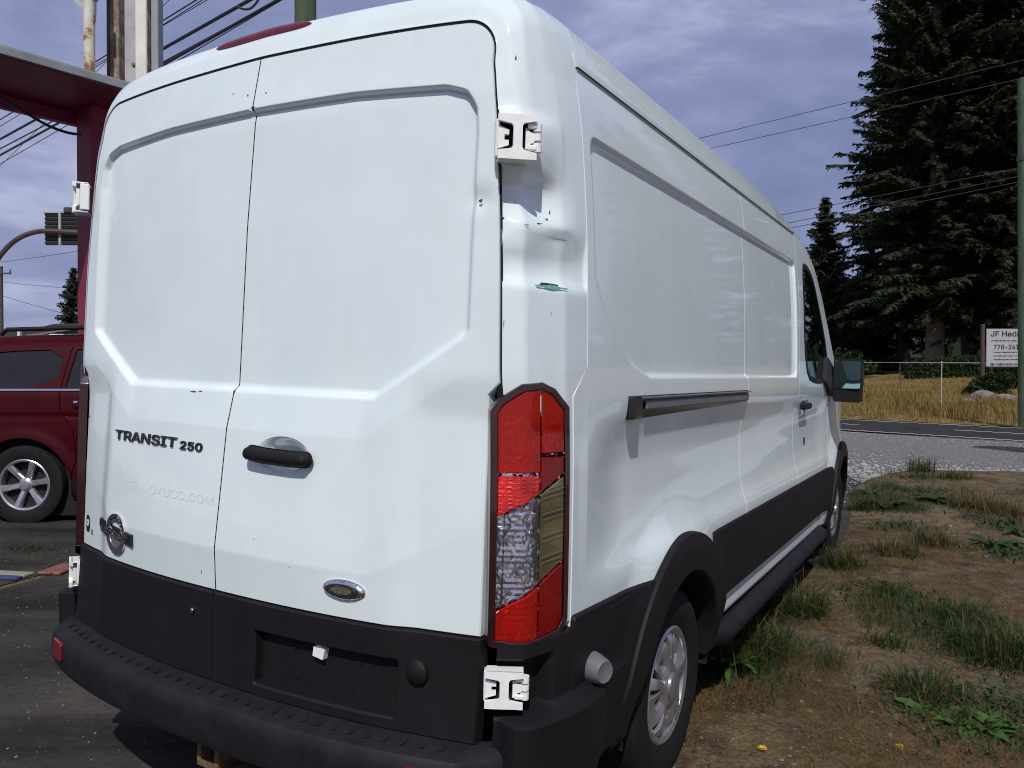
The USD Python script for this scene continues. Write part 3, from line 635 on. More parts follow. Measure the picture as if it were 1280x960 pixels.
o3 = shapely.affinity.scale(Point(0, 0).buffer(1, 40), .043, .0140).difference(shapely.affinity.scale(Point(0, 0).buffer(1, 40), .040, .0125)); obj('badge_line', on_rear(extrude(o3, .001), .484, .898, .0125), 'chrome', E0)
o4 = shapely.affinity.scale(Point(0, 0).buffer(1, 40), .034, .0105); obj('badge_centre', on_rear(extrude(o4, .001), .482, .898, .0122), 'worn_badge', E0)
# model lettering
def letters(txt, height, wide, x0, z0, name, m, par, depth=.004, off=.001, slant=0, bold=True):
    t = meshkit.text_mesh(txt, height, depth, bold); v = np.array(t.vertices); v[:, 0] = v[:, 0] * wide + v[:, 1] * slant
    return obj(name, on_rear(T(v, t.faces), x0, z0, off), m, par, smooth=False)
letters('TRANSIT', .030, 1.99, -.585, 1.224, 'model_lettering', 'badge_dark', LD); letters('250', .024, 1.78, -.208, 1.222, 'model_number', 'badge_dark', LD)
letters('TEL', .026, 1.6, -.505, 1.068, 'faded_lettering', 'ghost_letter', LD, .0004, .0003, bold=False); letters('OXUCC.COM', .026, 1.45, -.345, 1.068, 'faded_lettering', 'ghost_letter', LD, .0004, .0003, bold=False)
# round chrome dealer emblem with a banner across
rg = Point(0, 0).buffer(.068, 40).difference(Point(0, 0).buffer(.044, 40)); rg = rg
EM = obj('dealer_emblem', on_rear(extrude(rg, .006), -.530, .911, .001), 'chrome', LD, smooth=30, label='round chrome emblem with a banner across it')
obj('emblem_lower', on_rear(extrude(Point(0, 0).buffer(.046, 32).intersection(box(-1, -1, 1, -.005)), .004), -.530, .911, .001), 'wheel_silver', EM)
obj('emblem_banner', on_rear(extrude(Polygon([(-.150, .012), (-.135, .034), (.112, .014), (.112, -.024), (-.11, -.010)]), .009), -.530, .911, .0015), 'badge_dark', EM)
letters('AUTOSHOW', .014, 1.9, -.650, .908, 'banner_lettering', 'chrome', EM, .002, .0105)
for k in range(14):
    a = k / 13 * np.pi * 1.1 - .15; obj('emblem_stud', on_rear(extrude(Point(.056 * np.cos(a), .056 * np.sin(a)).buffer(.0035, 6), .008), -.530, .911, .001), 'badge_dark', EM)
st = Polygon(chaikin([(-.02, .03), (.0, .034), (.016, .02), (.016, -.02), (.0, -.03), (-.02, -.024)], 2, True))
SK = obj('sticker', on_rear(extrude(st, .0012), -.812, .896, .0006), 'badge_dark', LD); obj('sticker_mark', on_rear(extrude(Point(0, 0).buffer(.012).difference(Point(0, 0).buffer(.006)), .001), -.814, .901, .0019), 'hinge_white', SK)
letters('EL', .016, 1.0, -.785, .866, 'sticker_lettering', 'grey_plastic', LD, .001, .0006)
# lock cylinder, licence lamp knob, plug on the cladding, chips
def disc_rear(x, z, r, h, off=.012): return on_rear(extrude(Point(0, 0).buffer(r, 16), h), x, z, off)
obj('lock_cylinder', [disc_rear(-.086, .748, .009, .004), disc_rear(-.086, .748, .005, .006)], 'chrome', LD)
obj('licence_lamp', [on_rear(extrude(Polygon([(-.018, -.012), (.016, -.018), (.022, .010), (.004, .022), (-.016, .014)]), .018), .398, .712, -.020)], 'hinge_white', RD)
for x, z in ((.30, .70), (.52, .70), (.31, .62), (.50, .62)): obj('screw', on_rear(extrude(Point(0, 0).buffer(.005, 8), .003), x, z, -.021), 'black_plastic', RD)
pg = lathe([(0, .034), (.01, .034), (.018, .026), (.022, .012), (.022, 0)], 24); pg.vertices = pg.vertices[:, [1, 0, 2]] * [1, -1, 1]
obj('towing_plug', T(pg.vertices + [.702, rear_y(np.array([.702]), np.array([.713]), False)[0] - .008, .713], pg.faces), 'black_plastic', RD)
chips = [(-.185, 1.400, .030, .004), (-.150, 1.402, .02, .003), (-.060, .865, .003, .012), (-.015, .775, .006, .004), (.05, 2.305, .006, .004), (-.10, 2.325, .005, .004), (-.03, 2.31, .005, .008), (.01, .79, .012, .004), (.30, .935, .003, .003), (.82, 1.925, .010, .010), (-.848, 1.28, .006, .014), (.16, .995, .003, .003)]
cm = []
for x, z, w, h in chips:
    r = np.random.default_rng(int(abs(x) * 1e4)); a = np.linspace(0, 2 * np.pi, 10)[:-1]; k = .6 + .6 * r.random(9)
    cm.append(on_rear(extrude(Polygon(np.c_[w / 2 * k * np.cos(a), h / 2 * k * np.sin(a)]), .0006), x, z, .0008, True))
for c_ in cm: obj('paint_chip', c_, 'chip_dark', van)
# torn edge and rust specks on the dented pillar (laid on the crumpled shell by a nearest-surface look-up)
shell = T(grid(dent(CS)).vertices, grid(CS).faces)
def on_shell(y, z):
    V = dent(CS).reshape(-1, 3); V = V[V[:, 0] > .8]
    k = np.argsort((V[:, 1] - y) ** 2 + (V[:, 2] - z) ** 2)[:3]; return V[k].mean(0)
def strip_on_shell(pts, w, out=.003):
    c = np.array([on_shell(y, z) for y, z in pts]); w = np.broadcast_to(w, len(c)); n = np.array([.8, -.6, 0])
    return grid(np.stack([c + n * out + [0, 0, 1] * w[:, None], c + n * out - [0, 0, 1] * w[:, None]], 1))
yy = np.linspace(.155, .285, 14); bulge = np.sin(np.linspace(0, np.pi, 14))
obj('torn_metal', strip_on_shell([(y, 1.716) for y in yy], .0015 + .0045 * bulge * (.6 + .4 * np.sin(yy * 90)), .004), 'teal_primer', van, label='torn metal edge showing green primer')
obj('torn_gap', strip_on_shell([(y, 1.7215) for y in yy[3:11]], .0005 + .004 * bulge[3:11], .0055), 'chip_dark', van)
def speck(y, z, w, h, seed):
    r_ = np.random.default_rng(seed); c = on_shell(y, z) + np.array([.8, -.6, 0]) * .003; a = np.linspace(0, 2 * np.pi, 11)[:-1]; k = .35 + .9 * r_.random(10)
    ring = c + np.outer(np.cos(a) * w * k, [.6, .8, 0]) + np.outer(np.sin(a) * h * k, [0, 0, 1.0])
    return T(np.vstack([c + np.array([.8, -.6, 0]) * .0006, ring]), [(0, i + 1, (i + 1) % 10 + 1) for i in range(10)])
for i, (y, z, w, h) in enumerate(((.112, 1.886, .006, .004), (.200, 1.874, .010, .0022), (.236, 1.890, .005, .004), (.258, 1.910, .0035, .007), (.150, 1.868, .009, .0014), (.155, 2.290, .0025, .008), (.225, 1.650, .0012, .003), (.10, 1.62, .0012, .012))):
    obj('rust_speck', speck(y, z, w, h, i), 'chip_dark', van, smooth=False)
# high brake light in the roof edge
def header_pt(x, k):
    j = np.argmin(np.abs(CS[:, 20, 0] - x) + (CS[:, 20, 2] < 2.3) * 9); return CS[j, k]
hb = []
xs_ = np.linspace(-.215, .215, 25)
top_rows = CS[(CS[:, 2, 2] > 2.38)]
order = np.argsort(top_rows[:, 20, 0]); top_rows = top_rows[order]
def head_at(x, kf):
    k0 = int(kf); f = kf - k0; A0 = np.array([np.interp(x, top_rows[:, k0, 0], top_rows[:, k0, i]) for i in range(3)]); B0 = np.array([np.interp(x, top_rows[:, k0 + 1, 0], top_rows[:, k0 + 1, i]) for i in range(3)])
    return A0 * (1 - f) + B0 * f
rows = []
for x in xs_:
    e = np.sqrt(max(0, 1 - (x / .215) ** 4)); rows.append([head_at(x - .045, 14.2 + 2.1 * e * v) + np.array([0, -.6, .8]) * (.002 + .010 * np.sqrt(max(0, 1 - v * v)) * e) for v in np.linspace(-1, 1, 9)])
hbm = grid(np.array(rows)); obj('high_brake_light', T(hbm.vertices, hbm.faces[:, ::-1]), 'red_beacon', van, smooth=40)
# tow hitch
hz = .338
sq = Polygon([(-.04, -.04), (.04, -.04), (.04, .04), (-.04, .04)]).buffer(.006); sq = sq.difference(box(-.029, -.029, .029, .029))
m = extrude(sq, .26); m.vertices = m.vertices[:, [0, 2, 1]]; m = T(m.vertices + [0.0, -.035, hz], m.faces[:, ::-1])
HT = obj('hitch_receiver', m, 'rust_steel', van)
obj('hitch_bar', bx((1.0, .07, .07), (0, .26, hz + .01), .01), 'dark_inside', HT)
obj('chain_plate', bx((.16, .06, .012), (.125, .02, hz - .045), .003), 'rust_steel', HT); obj('chain_plate', bx((.06, .05, .07), (-.135, .05, hz + .02), .012), 'rust_steel', HT)
# mirror
mx, my, mz = 1.112, 4.50, 1.468
for s in (1, -1):
    shell_ = trimesh.convex.convex_hull(np.array([(sx * .095 * k, yv, sz * .155 * k2) for sx in (-1, 1) for sz in (-1, 1) for yv, k, k2 in ((-.05, .86, 1.0), (-.05, 1.0, .88), (.02, 1, .9), (.09, .6, .6))]))
    sh = T(shell_.vertices + [mx, my, mz], shell_.faces); arm = bx((.16, .07, .10), (mx - .13, my + .03, mz - .07), .02)
    sail = sheet(Polygon([(4.18, 1.46), (4.30, 1.62), (4.52, 1.56), (4.62, 1.36), (4.40, 1.36)]), .05, side_fn(.025, False), (-1, 0, 0))
    mr = obj('wing_mirror', [sh if s > 0 else mirror(sh), arm if s > 0 else mirror(arm), sail if s > 0 else mirror(sail)], 'gloss_black' if 0 else 'black_plastic', van, smooth=30)
    gl = extrude(box(-.075, -.045, .075, .125).buffer(.012), .003); gl.vertices = gl.vertices[:, [0, 2, 1]] * [1, -1, 1]; gl = T(gl.vertices, gl.faces); gl.apply_transform(trimesh.transformations.rotation_matrix(-.12, (0, 0, 1))); gl.apply_translation((mx, my - .058, mz))
    g2 = extrude(box(-.07, -.125, .07, -.075).buffer(.012), .003); g2.vertices = g2.vertices[:, [0, 2, 1]] * [1, -1, 1]; g2 = T(g2.vertices, g2.faces); g2.apply_transform(trimesh.transformations.rotation_matrix(.35, (1, 0, 0))); g2.apply_translation((mx, my - .062, mz))
    obj('mirror_glass', gl if s > 0 else mirror(gl), 'mirror_glass', mr, smooth=False); obj('blind_spot_glass', g2 if s > 0 else mirror(g2), 'mirror_glass', mr, smooth=False)

# ------------------------------------------------------------------ ground, pavement, road, field
simple('gravel', (0.30, 0.30, 0.29), 0.95, 0.4, 26, bump=0.25, bscale=55, bdist=0.004, spec=0.1)
mat('concrete', {'g': ('geometry', {}), 'n': ('noise_texture', {'scale': 0.9, 'detail': 8.0, 'roughness': 0.68, 'distortion': 0.4}), 'n2': ('noise_texture', {'scale': 38.0, 'detail': 5.0, 'roughness': 0.7}),
    'ms': ('mapping', {'scale': (0.35, 1.6, 1.0), 'rotation': (0, 0, 0.35)}), 'n3': ('noise_texture', {'scale': 1.7, 'detail': 5.0, 'roughness': 0.6}),
    'r': ('rgb_ramp', {'ramp': [(0.36, (0.013, 0.012, 0.011)), (0.5, (0.028, 0.026, 0.023)), (0.66, (0.044, 0.042, 0.037))]}),
    'r2': ('rgb_ramp', {'ramp': [(0.35, (0.72,) * 3), (0.60, (1.05,) * 3), (0.80, (1.8, 1.75, 1.65))]}), 'r3': ('rgb_ramp', {'ramp': [(0.38, (0.50,) * 3), (0.50, (1.0,) * 3), (0.66, (1.55, 1.5, 1.4))]}),
    'm': ('mix_color', {'blend_type': 'multiply', 'fac': 1.0, 'use_clamp': False}), 'm2': ('mix_color', {'blend_type': 'multiply', 'fac': 1.0, 'use_clamp': False}), 'b': ('bump', {'strength': 0.5, 'distance': 0.006}), 'p': ('principled_bsdf', {'roughness': 0.85, 'specular_ior_level': 0.25})},
    [('g.position', 'n.vector'), ('g.position', 'n2.vector'), ('g.position', 'ms.vector'), ('ms.vector', 'n3.vector'), ('n.fac', 'r.fac'), ('n2.fac', 'r2.fac'), ('n3.fac', 'r3.fac'), ('r.color', 'm.a'), ('r2.color', 'm.b'),
     ('m.result', 'm2.a'), ('r3.color', 'm2.b'), ('m2.result', 'p.base_color'), ('n2.fac', 'b.height'), ('b.normal', 'p.normal')])
def soil(name, stops, scale, bump=0.8, detail=9.0, s2=55.0):
    mat(name, {'g': ('geometry', {}), 'n': ('noise_texture', {'scale': scale, 'detail': detail, 'roughness': 0.66, 'distortion': 0.3}), 'n2': ('noise_texture', {'scale': s2, 'detail': 5.0, 'roughness': 0.7}),
        'r': ('rgb_ramp', {'ramp': stops}), 'r2': ('rgb_ramp', {'ramp': [(0.3, (0.55,) * 3), (0.7, (1.35,) * 3)]}), 'm': ('mix_color', {'blend_type': 'multiply', 'fac': 1.0, 'use_clamp': False}),
        'b': ('bump', {'strength': bump, 'distance': 0.02}), 'p': ('principled_bsdf', {'roughness': 0.95, 'specular_ior_level': 0.1})},
        [('g.position', 'n.vector'), ('g.position', 'n2.vector'), ('n.fac', 'r.fac'), ('n2.fac', 'r2.fac'), ('r.color', 'm.a'), ('r2.color', 'm.b'), ('m.result', 'p.base_color'), ('n2.fac', 'b.height'), ('b.normal', 'p.normal')])
soil('verge_soil', [(0.33, (0.040, 0.034, 0.029)), (0.44, (0.100, 0.076, 0.050)), (0.52, (0.185, 0.138, 0.078)), (0.60, (0.100, 0.083, 0.064)), (0.70, (0.145, 0.132, 0.114))], 3.4, 1.0)
soil('field_soil', [(0.35, (0.12, 0.085, 0.035)), (0.55, (0.22, 0.155, 0.062)), (0.70, (0.17, 0.13, 0.055))], 0.5, s2=9.0)
soil('asphalt', [(0.3, (0.028, 0.028, 0.031)), (0.7, (0.044, 0.043, 0.047))], 0.7, 0.4, s2=60.0)
soil('tar', [(0.3, (0.018, 0.018, 0.020)), (0.7, (0.035, 0.034, 0.036))], 2.0, 0.3)
simple('road_paint', (0.62, 0.62, 0.58), 0.7, 0.2, 6)
s_ = np.sinh(np.linspace(-5.2, 5.2, 151)) * 16.5
gx, gy = np.meshgrid(s_, s_ + 5, indexing='ij')
obj('ground', grid(np.stack([gx, gy, ground_z(gx, gy) - .012], -1)), 'gravel', smooth=True, kind='structure')
near_patch = box(-14, -4, 14, 26)
P_ = lambda px, py: tuple(gnd(px, py)[:2])
obj('gravel_lot', terrain(Polygon([(-1, 7.0), (9.5, -3), (16, 5), (14.5, 15.2), (7.5, 25.6), (-4, 42), (-9, 40), (-4, 14)]), .35, .004), 'gravel', smooth=True, kind='structure')
k0, k1 = np.array(P_(0, 737)), np.array(P_(75, 716)); kd = (k1 - k0) / np.linalg.norm(k1 - k0); kn = np.array([-kd[1], kd[0]])
slab_all = Polygon([(-30, -6), (3.0, -6), vw((1.0, 2.2, 0))[:2], P_(1030, 705), P_(1052, 690), P_(1066, 645), P_(1078, 606), P_(1050, 588), (-1.5, 15.0), (-12, 17.5), (-30, 18)])
split_line = Polygon([k0 - kd * 30 - kn * .035, k0 + kd * 1.6 - kn * .035, k0 + kd * 1.6 + kn * .035, k0 - kd * 30 + kn * .035])
obj('pavement', terrain(slab_all.difference(split_line.intersection(box(-30, -6, vw((-1.0, 1, 0))[0] + .4, 18))), .4, .012), 'concrete', smooth=True, kind='structure')
obj('joint_dirt', terrain(split_line.buffer(.02).intersection(slab_all), .2, .006), 'verge_soil', kind='structure')
VERGE = Polygon([vw((1.02, -1.9, 0))[:2], vw((.86, 1.2, 0))[:2], vw((.80, 2.6, 0))[:2], P_(980, 722), P_(1010, 716), P_(1046, 698), P_(1058, 668), P_(1066, 640), P_(1060, 622), P_(1078, 604), P_(1105, 594), P_(1150, 588), P_(1210, 591), P_(1290, 590), (7.5, 8.2), (9.0, 4), (7.0, -2.5), (3.0, -3)])
VERGE = Polygon(chaikin(np.array(VERGE.exterior.coords)[:-1], 2, True))
def verge_z(x, y):
    n = meshkit.fbm(np.c_[np.asarray(x) * 1.7, np.asarray(y) * 1.7, np.zeros(len(x))], 4, 3)
    d = shapely.distance(VERGE.exterior, shapely.points(x, y)) * np.where(shapely.contains_xy(VERGE, x, y), 1, 0)
    return ground_z(x, y) + .016 + .07 * n * smoothstep(0, .5, d)
obj('verge', sheet(VERGE, .10, lambda P: np.c_[P, verge_z(P[:, 0], P[:, 1])]), 'verge_soil', smooth=True, kind='structure')
RT = np.array([-ROADN[1], ROADN[0]])                       # along the road, away from the camera
def road_pt(d, t): return ROADP + ROADN * d + RT * t
def road_strip(d0, d1, t0, t1, off, name, m, h=.6):
    n = max(2, int((t1 - t0) / h)); k = max(2, int((d1 - d0) / h) + 1)
    t, d = np.meshgrid(np.linspace(t0, t1, n), np.linspace(d0, d1, k), indexing='ij')
    x = ROADP[0] + ROADN[0] * d + RT[0] * t; y = ROADP[1] + ROADN[1] * d + RT[1] * t
    g_ = grid(np.stack([x, y, ground_z(x, y) + off], -1)); return obj(name, T(g_.vertices, g_.faces[:, ::-1]), m, smooth=True, kind='structure')
road_strip(0, 5.5, -60, 160, .02, 'road', 'asphalt')
road_strip(.16, .26, -60, 160, .027, 'road_marking', 'road_paint'); road_strip(5.2, 5.3, -60, 160, .027, 'road_marking', 'road_paint')
for k in range(-6, 20): road_strip(2.72, 2.82, k * 6.0, k * 6.0 + 3.0, .027, 'road_marking', 'road_paint')
tp = [P_(1206, 559), P_(1240, 558), P_(1290, 561), P_(1340, 565), P_(1340, 571), P_(1290, 568), P_(1245, 563)]
obj('tar_patch', terrain(Polygon(chaikin(tp, 2, True)), .12, .018), 'tar', kind='structure')
road_strip(5.9, 62, -45, 110, .02, 'field', 'field_soil', 1.2)

# ------------------------------------------------------------------ vegetation helpers
def leafy(name, stops, rough=0.6, trans=0.25):
    mat(name, {'g': ('geometry', {}), 'r': ('rgb_ramp', {'ramp': stops}), 'p': ('principled_bsdf', {'roughness': rough, 'specular_ior_level': 0.25}), 't': ('translucent_bsdf', {}), 'm': ('mix_closure', {'fac': trans})},
        [('g.random_per_island', 'r.fac'), ('r.color', 'p.base_color'), ('r.color', 't.color'), ('p.BSDF', 'm.closure1'), ('t.BSDF', 'm.closure2')], surface='m.closure')
leafy('straw', [(0, (0.14, 0.090, 0.036)), (0.35, (0.26, 0.18, 0.078)), (0.7, (0.44, 0.335, 0.165)), (0.92, (0.62, 0.50, 0.29)), (1, (0.10, 0.068, 0.034))])
leafy('field_straw', [(0, (0.20, 0.145, 0.042)), (0.5, (0.33, 0.25, 0.080)), (0.85, (0.45, 0.36, 0.13)), (1, (0.13, 0.12, 0.035))])
leafy('green_blade', [(0, (0.034, 0.060, 0.016)), (0.5, (0.068, 0.105, 0.026)), (0.8, (0.12, 0.155, 0.045)), (1, (0.22, 0.19, 0.08))], 0.55, 0.35)
leafy('weed_leaf', [(0, (0.034, 0.062, 0.018)), (0.5, (0.060, 0.105, 0.028)), (0.85, (0.105, 0.150, 0.045)), (1, (0.19, 0.16, 0.075))])
leafy('bright_leaf', [(0, (0.052, 0.115, 0.022)), (1, (0.12, 0.21, 0.048))])
leafy('needles', [(0, (0.026, 0.036, 0.017)), (0.5, (0.064, 0.082, 0.031)), (0.84, (0.125, 0.142, 0.046)), (1, (0.18, 0.165, 0.065))], 0.6, 0.25)
leafy('bush_leaf', [(0, (0.022, 0.042, 0.012)), (0.7, (0.05, 0.085, 0.022)), (1, (0.085, 0.12, 0.032))])
simple('bark', (0.19, 0.168, 0.145), 0.95, 0.4, 5, bump=1.0, bscale=9, bdist=0.06, spec=0.1)
simple('dandelion', (0.80, 0.56, 0.02), 0.7, 0.1, 40); simple('paper', (0.78, 0.78, 0.76), 0.8, 0.06, 30); simple('twig', (0.12, 0.075, 0.045), 0.9, 0.3, 20)
def blades(P, h, w, az, lean, curl=.5, seed=0):
    """Grass blades: three triangles each. P roots (n,3); h, w, az, lean arrays."""
    n = len(P); d = np.c_[np.cos(az), np.sin(az), np.zeros(n)]; s = np.c_[-np.sin(az), np.cos(az), np.zeros(n)]
    z = np.array([0, 0, 1.0]); l1, l2 = lean, np.clip(lean + curl, 0, 1.65)
    a = P + (d * np.sin(l1)[:, None] + z * np.cos(l1)[:, None]) * (h * .55)[:, None]
    b = a + (d * np.sin(l2)[:, None] + z * np.cos(l2)[:, None]) * (h * .45)[:, None]
    V = np.stack([P - s * w[:, None] * .5, P + s * w[:, None] * .5, a - s * w[:, None] * .42, a + s * w[:, None] * .42, b], 1).reshape(-1, 3)
    i = np.arange(n)[:, None] * 5
    return T(V, np.vstack([i + [0, 1, 3], i + [0, 3, 2], i + [2, 3, 4]]))
def scatter(n, poly, r, dens=None):
    x0, y0, x1, y1 = poly.bounds; out = np.zeros((0, 2))
    while len(out) < n:
        p = np.c_[r.uniform(x0, x1, n), r.uniform(y0, y1, n)]; p = p[shapely.contains_xy(poly, p)]
        if dens is not None: p = p[r.random(len(p)) < dens(p)]
        out = np.vstack([out, p])
    return out[:n]
r = np.random.default_rng(11)
patch = lambda p, s=2.2, seed=5: meshkit.fbm(np.c_[p * s, np.zeros(len(p))], 4, seed)
VIEW = VERGE.intersection(Polygon([(0.2, .4), (5.0, 5.2), (7.5, 10.5), (-1, 10.5), (-1, .4)]))
q = scatter(170000, VIEW, r, lambda p: (.20 + .80 * smoothstep(.38, .60, patch(p))) * np.clip(1.6 - np.hypot(p[:, 0], p[:, 1]) * .14, .25, 1))
obj('dry_grass', blades(np.c_[q, verge_z(q[:, 0], q[:, 1]) - .003], r.uniform(.02, .085, len(q)), r.uniform(.0010, .0028, len(q)), r.uniform(0, 6.28, len(q)), r.uniform(.9, 1.52, len(q)), .3), 'straw', smooth=False, label='short dry straw matted over the verge', cat='grass', kind='stuff')
q = scatter(8000, VIEW, r, lambda p: smoothstep(.58, .74, patch(p, 1.3, 21)))
obj('green_grass', blades(np.c_[q, verge_z(q[:, 0], q[:, 1]) - .003], r.uniform(.04, .12, len(q)), r.uniform(.002, .0045, len(q)), r.uniform(0, 6.28, len(q)), r.uniform(.1, .9, len(q)), .5), 'green_blade', smooth=False, label='thin green grass growing through the dry verge', cat='grass', kind='stuff')
mats = [P_(px, py) for px, py in ((900, 830), (925, 800), (1110, 640), (1160, 620), (1210, 640), (1250, 660), (1270, 700), (1130, 665), (1230, 800), (1265, 830), (1200, 790), (1180, 905), (1230, 930), (1265, 900), (1110, 755), (1150, 600))]
mr = np.random.default_rng(77); q = np.vstack([mr.normal(c_, .15, (520, 2)) * 1.0 for c_ in mats]); q = q[shapely.contains_xy(VERGE, q)]; n_ = len(q)
obj('low_weeds', blades(np.c_[q, verge_z(q[:, 0], q[:, 1]) - .002], mr.uniform(.025, .085, n_), mr.uniform(.006, .016, n_), mr.uniform(0, 6.28, n_), mr.uniform(.5, 1.45, n_), .5), 'weed_leaf', smooth=False, label='low matted green weeds between the grass clumps', cat='weeds', kind='stuff')
# grass clumps, each a thing: (px, py, radius m, blades, height m, straw share, label)
clumps = [(912, 822, .46, 1500, .24, .20, 'largest green grass clump, at the rear wheel of the van'), (955, 775, .26, 520, .22, .35, 'grass clump growing under the edge of the running board'), (1005, 775, .22, 420, .20, .15, 'green grass clump between the running board and the trodden soil'),
          (935, 735, .20, 320, .22, .5, 'half-dry grass clump in the shade of the van sill'), (1050, 712, .26, 480, .17, .3, 'grass clump on the verge just behind the front wheel'), (1115, 755, .12, 110, .08, .2, 'small green tuft in the middle of the bare soil'), (1110, 815, .13, 180, .08, .1, 'lowest green tuft on the bare soil'),
          (1205, 788, .20, 380, .15, .15, 'wide green grass clump left of the frame edge'), (1250, 830, .34, 800, .20, .15, 'long green grass bank by the right frame edge'), (1160, 885, .26, 420, .13, .3, 'low green clump above the broad-leaved weed'), (1150, 592, .26, 330, .26, .2, 'tall green tuft where verge meets gravel'),
          (1195, 603, .30, 260, .16, .2, 'low green tuft at the back of the verge'), (1215, 640, .40, 420, .26, .65, 'thin dry clump with seed stems on the back verge'), (1260, 650, .40, 420, .22, .5, 'green and dry clump at the back right of the verge'), (1120, 700, .30, 380, .14, .35, 'grass clump in front of the broad dock leaves'), (1165, 690, .25, 330, .16, .4, 'grass clump below the scrap of white paper'),
          (1080, 640, .20, 240, .22, .35, 'grass tuft on the left edge of the back verge')]
for i, (px, py, R_, n, hh, dry, lab) in enumerate(clumps):
    rr = np.random.default_rng(100 + i); g0 = gnd(px, py); R_ = R_ * .78; c = thing('grass_clump', lab, 'grass clump', g0, 0, 'grass clumps on the verge')
    for part_, k_, mt in (('green_blades', int(n * (1 - dry)), 'green_blade'), ('dry_blades', int(n * dry), 'straw')):
        rad = R_ * np.sqrt(rr.random(k_)) * (.5 + .5 * rr.random(k_)); an = rr.uniform(0, 6.28, k_); p = np.c_[rad * np.cos(an), rad * np.sin(an)]
        z = verge_z(p[:, 0] + g0[0], p[:, 1] + g0[1]) - g0[2]
        obj(part_, blades(np.c_[p, z], hh * rr.uniform(.35, 1.35, k_), rr.uniform(.002, .0075, k_), an + rr.normal(0, 1.3, k_), np.abs(rr.normal(.45, .5, k_)), .9), mt, c, smooth=False, kind='stuff')
    st = [tube([(x, y, 0), (x + a * .3, y + b * .3, h * .6), (x + a, y + b, h)], [.0018, .0014, .0010], 5) for x, y, a, b, h in zip(rr.normal(0, R_ * .4, 4), rr.normal(0, R_ * .4, 4), rr.normal(0, .10, 4), rr.normal(0, .10, 4), hh * rr.uniform(1.2, 1.9, 4))]
    for s_i in st: obj('seed_stem', s_i, 'straw', c)
def leaf_mesh(L, W, bend, lobes, rr):
    t = np.linspace(0, 1, 9); wv = W * (np.sin(np.pi * np.clip(t * .93 + .05, 0, 1)) ** .7) * (1 + lobes * np.sin(t * 40)); wv[0] = W * .06; wv[-1] = 0
    ang = np.cumsum(np.full(9, bend / 9)); x = np.cumsum(np.cos(.9 - ang)) * L / 9; z = np.cumsum(np.sin(.9 - ang)) * L / 9
    rows = np.stack([np.c_[x, -wv, z + .25 * wv + rr.normal(0, .004, 9)], np.c_[x, np.zeros(9), z], np.c_[x, wv, z + .25 * wv + rr.normal(0, .004, 9)]], 1)
    return grid(rows)
weeds = [(1105, 640, 12, .26, .055, 'weed_leaf', 'broad dock weed on the left of the back verge'), (1165, 632, 9, .24, .05, 'weed_leaf', 'broad dock weed left of the white paper scrap'), (1240, 690, 9, .26, .055, 'weed_leaf', 'tall dock weed at the right edge of the verge'), (1275, 672, 6, .22, .05, 'weed_leaf', 'leafy weed cut by the right frame edge'),
         (912, 842, 22, .24, .020, 'bright_leaf', 'spiky leafed weed beside the rear tyre'), (1215, 925, 20, .19, .036, 'bright_leaf', 'bright green weed in the bottom right corner'), (1172, 915, 14, .16, .030, 'bright_leaf', 'small bright weed left of the corner weed'), (1262, 935, 14, .18, .034, 'bright_leaf', 'bright weed in the very corner of the verge'), (1195, 770, 10, .16, .020, 'weed_leaf', 'narrow leafed weed in the right-hand grass bank'),
         (1088, 622, 7, .20, .03, 'weed_leaf', 'upright weed on the gravel edge of the verge'), (1050, 890, 7, .09, .016, 'bright_leaf', 'tiny rosette weed left of the dandelion by the wheel side')]
for i, (px, py, n, L, W, m, lab) in enumerate(weeds):
    rr = np.random.default_rng(300 + i); g0 = gnd(px, py); w = thing('weed_plant', lab, 'weed', g0 + [0, 0, .02], 0, 'leafy weeds on the verge')
    for k in range(int(n * 1.6)):
        lm = leaf_mesh(1.05 * L * rr.uniform(.45, 1.2), .95 * W * rr.uniform(.6, 1.2), rr.uniform(.8, 1.7), .12 if W < .035 else .05, rr)
        lm.apply_transform(trimesh.transformations.rotation_matrix(k * 2.4 + rr.normal(0, .3), (0, 0, 1))); obj('leaf', lm, m, w, smooth=60)
    if L > .2:
        for k in range(2): obj('stem', tube([(0, 0, 0), (rr.normal(0, .03), rr.normal(0, .03), L * .9), (rr.normal(0, .08), rr.normal(0, .08), L * 1.7)], [.004, .003, .002], 6), 'twig', w)
for px, py, lab in ((951, 953, 'leftmost yellow dandelion at the bottom edge'), (1050, 941, 'smallest yellow dandelion, between the other two'), (1123, 951, 'right yellow dandelion beside the bright weed')):
    g0 = gnd(px, py + 3); d = thing('dandelion', lab, 'dandelion', g0 + [0, 0, .015], 0, 'yellow dandelions'); rr = np.random.default_rng(px)
    obj('stalk', tube([(0, 0, 0), (.004, 0, .02), (.006, .002, .045)], .0015, 5), 'green_blade', d)
    R_ = .0155 if px != 1050 else .010
    k = 46; an = np.arange(k) * 2.4; ra = R_ * np.sqrt((np.arange(k) + 1) / k); pet = blades(np.c_[np.cos(an) * ra * .35, np.sin(an) * ra * .35, np.full(k, .046)] + [.006, .002, 0], np.full(k, R_), np.full(k, .0042), an, .4 + 1.0 * ra / R_, .2)
    obj('flower_head', pet, 'dandelion', d, smooth=False)
